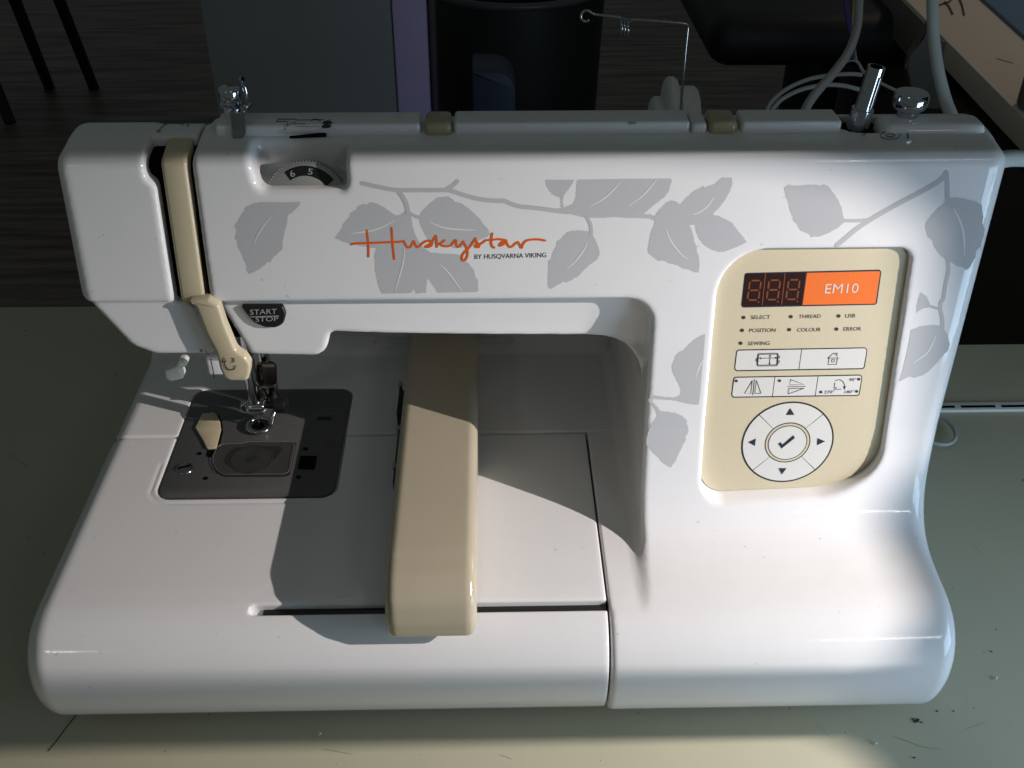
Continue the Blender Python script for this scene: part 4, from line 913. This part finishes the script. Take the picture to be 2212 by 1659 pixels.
# curved side panel under the desk corner
cp_ = [ony(*q_, .70) for q_ in ((1966, 120), (2000, 66), (2024, 30), (2040, 120), (2046, 236), (1980, 236), (1960, 150))]
DP(prism('curved_end_panel', fillet([(p[0], p[2]) for p in cp_], [.01, .02, .0, 0, 0, .01, .02]), .012, 'y', .70, mat('olive_panel', (.10, .10, .078), .6), None, .002))

# ------------------------------------------------------------------ cords
wc = mat('white_cord', (.56, .60, .575), .45); wg = mat('grey_cord', (.34, .33, .31), .5)
def cord(name, pts, rad, m_, label, k=8): return tag(tube(name, [tuple(p) for p in spline([ony(px, py, y) for px, py, y in pts], k)], rad, m_, None, 10), label, 'cord', 'loose cords behind the machine')
cord('power_cord', [(2010, -60, .46), (2014, 0, .44), (2017, 80, .42), (2026, 150, .40), (2042, 215, .38), (2060, 262, .36), (2085, 330, .33)], .0042, wc, 'thick white cord hanging down in front of the beige desk')
cord('power_cord', [(1862, -60, .62), (1856, 0, .60), (1852, 55, .58), (1835, 108, .55), (1805, 152, .52), (1765, 198, .49), (1742, 232, .47), (1730, 270, .45)], .0036, wg, 'grey white cord curving down behind the winder spindle')
cord('thin_cord', [(1846, -40, .66), (1846, 0, .65), (1843, 60, .64), (1845, 110, .63), (1848, 128, .62)], .0018, mat('yellow_cord', (.30, .30, .14), .5), 'thin yellowish cord beside the grey white cord')
cord('thin_cord', [(1826, -40, .66), (1829, 20, .65), (1836, 60, .64), (1843, 90, .63), (1841, 128, .62)], .0022, mat('purple_cord', (.07, .045, .18), .4), 'thin dark purple cord hanging left of the grey white cord')
cord('thin_cord', [(1655, 240, .60), (1668, 218, .60), (1700, 192, .61), (1745, 172, .62), (1790, 163, .62), (1835, 160, .62), (1862, 162, .62)], .0019, wg, 'thin grey cord arching highest from the handle to the winder spindle')
cord('thin_cord', [(1668, 236, .57), (1690, 214, .57), (1730, 194, .57), (1780, 184, .57), (1820, 185, .57), (1858, 194, .57)], .0019, wg, 'thin grey cord arching lower from the handle to the winder spindle')
cord('thin_cord', [(1815, 140, .64), (1838, 130, .63), (1852, 134, .63), (1868, 158, .62), (1900, 178, .61), (1940, 198, .60)], .0014, wg, 'thin cord loop running behind the top of the winder spindle')
cord('mains_lead', [(2140, 352, .16), (2165, 345, .17), (2190, 342, .19), (2235, 344, .22)], .0042, wc, 'white lead coming out of the right side of the machine')
red = mat('dark_red_thread', (.10, .012, .012), .6)
def thr_(pts, label): return tag(tube('red_thread', [tuple(p) for p in spline(pts, 6)], .0009, red, None, 6), label, 'thread', 'dark red threads by the desk')
thr_([onz(2016, 56, .03), ony(2005, 62, .62), ony(1990, 88, .60), ony(1972, 112, .58), ony(1955, 148, .56)], 'dark red thread hanging over the edge of the beige desk')
for lb_, q_ in zip(('longest dark red thread on the desk, touching the white cord', 'short middle dark red thread on the beige desk', 'dark red thread end nearest the blue mat'), (((2014, 56), (2022, 18), (2036, 8), (2052, 2), (2062, -14)), ((2040, 4), (2050, 14), (2058, 30)), ((2070, -8), (2078, 10), (2083, 32)))): thr_([onz(*e, zd+.0015) for e in q_], lb_)

# unseen stand added to the right; its flaps and bar block the warm lamp's beam
K = np.array(KEY); w_ = nrm(np.array((0, .05, .10))-K); u_ = nrm(np.cross(w_, (0, 0, 1))); v_ = np.cross(u_, w_)
def beam(Q, d):
    r = np.array(Q, float)-K; p = r*d/(r@w_); return np.array((p@u_, p@v_))
def flap(name, pts, d, th):
    bm = bmesh.new(); a = [bm.verts.new(K+w_*d+u_*p[0]+v_*p[1]) for p in pts]; b = [bm.verts.new(K+w_*(d+th)+u_*p[0]+v_*p[1]) for p in pts]
    bm.faces.new(a); bm.faces.new(b[::-1])
    for i in range(len(pts)): bm.faces.new((a[i], a[(i+1) % len(pts)], b[(i+1) % len(pts)], b[i]))
    bmesh.ops.triangulate(bm, faces=[f for f in bm.faces if len(f.verts) > 4]); return fin(bm, name, black, None, 0)
D1 = .15
HEAD = [(.04, .097, .2465), (.12, .096, .236), (.155, .094, .228), (.186, .088, .210), (.196, .080, .165), (.196, .073, .10), (.188, .04, .068), (.178, -.004, .055), (.170, -.02, 0), (.168, -.24, 0)]
hp = [beam(q_, D1) for q_ in HEAD]; sg = 1
D2 = .34; tp = [beam(q_, D2) for q_ in ((-.36, .096, .2392), (.22, .096, .2392))]
blocker = empty('beam_blocker', (.72, -.30, -.745), 'added unseen stand with black flaps that block the warm beam, right of the table', 'light blocker')
def LP(o): o.parent = blocker; o.matrix_parent_inverse = Matrix.Translation((-.72, .30, .745)); return o
LP(flap('blocker_flap', hp+[hp[-1]+np.array((.6, -.25)), np.array((hp[-1][0]+.6, hp[0][1]+.16)), np.array((hp[0][0], hp[0][1]+.16))], D1, .002))
LP(flap('blocker_flap', [tp[0], tp[1], tp[1]+np.array((0, .16)), tp[0]+np.array((0, .16))], D2, .002))
RAIL = fillet([beam(q_, .36) for q_ in ((-.36, -.008, 0), (.192, -.008, 0), (.190, -.006, .046), (-.36, -.006, .046))], [0, .006, .004, 0])
LP(flap('blocker_bar', RAIL, .36, .002))  # added bar, throws the dark strip along the table front
LP(tube('pole', [(.72, -.30, -.74), (.72, -.30, .47), tuple(K-w_*.03)], .010, black, None, 12)); LP(lathe('pole_foot', [(0, 0), (.13, 0), (.13, .012), (.02, .02), (0, .02)], (.72, -.30, -.745), black, None, seg=32))
e_ = K+w_*.36+u_*RAIL[0][0]+v_*RAIL[0][1]; f_ = K+w_*D1+u_*(hp[-1][0]+sg*.06)+v_*hp[-1][1]
g_ = K+w_*.36+u_*(beam((.190, -.006, .02), .36)[0]+sg*.004)+v_*beam((.190, -.006, .02), .36)[1]
LP(tube('flap_arm', [tuple(K-w_*.03), tuple(K+u_*sg*.06-v_*.02), tuple(f_)], .004, black, None, 8)); LP(tube('flap_arm', [tuple(f_), tuple(g_+u_*sg*.05), tuple(g_)], .003, black, None, 8))

# ------------------------------------------------------------------ parts keep their place under parents
bpy.context.view_layer.update()
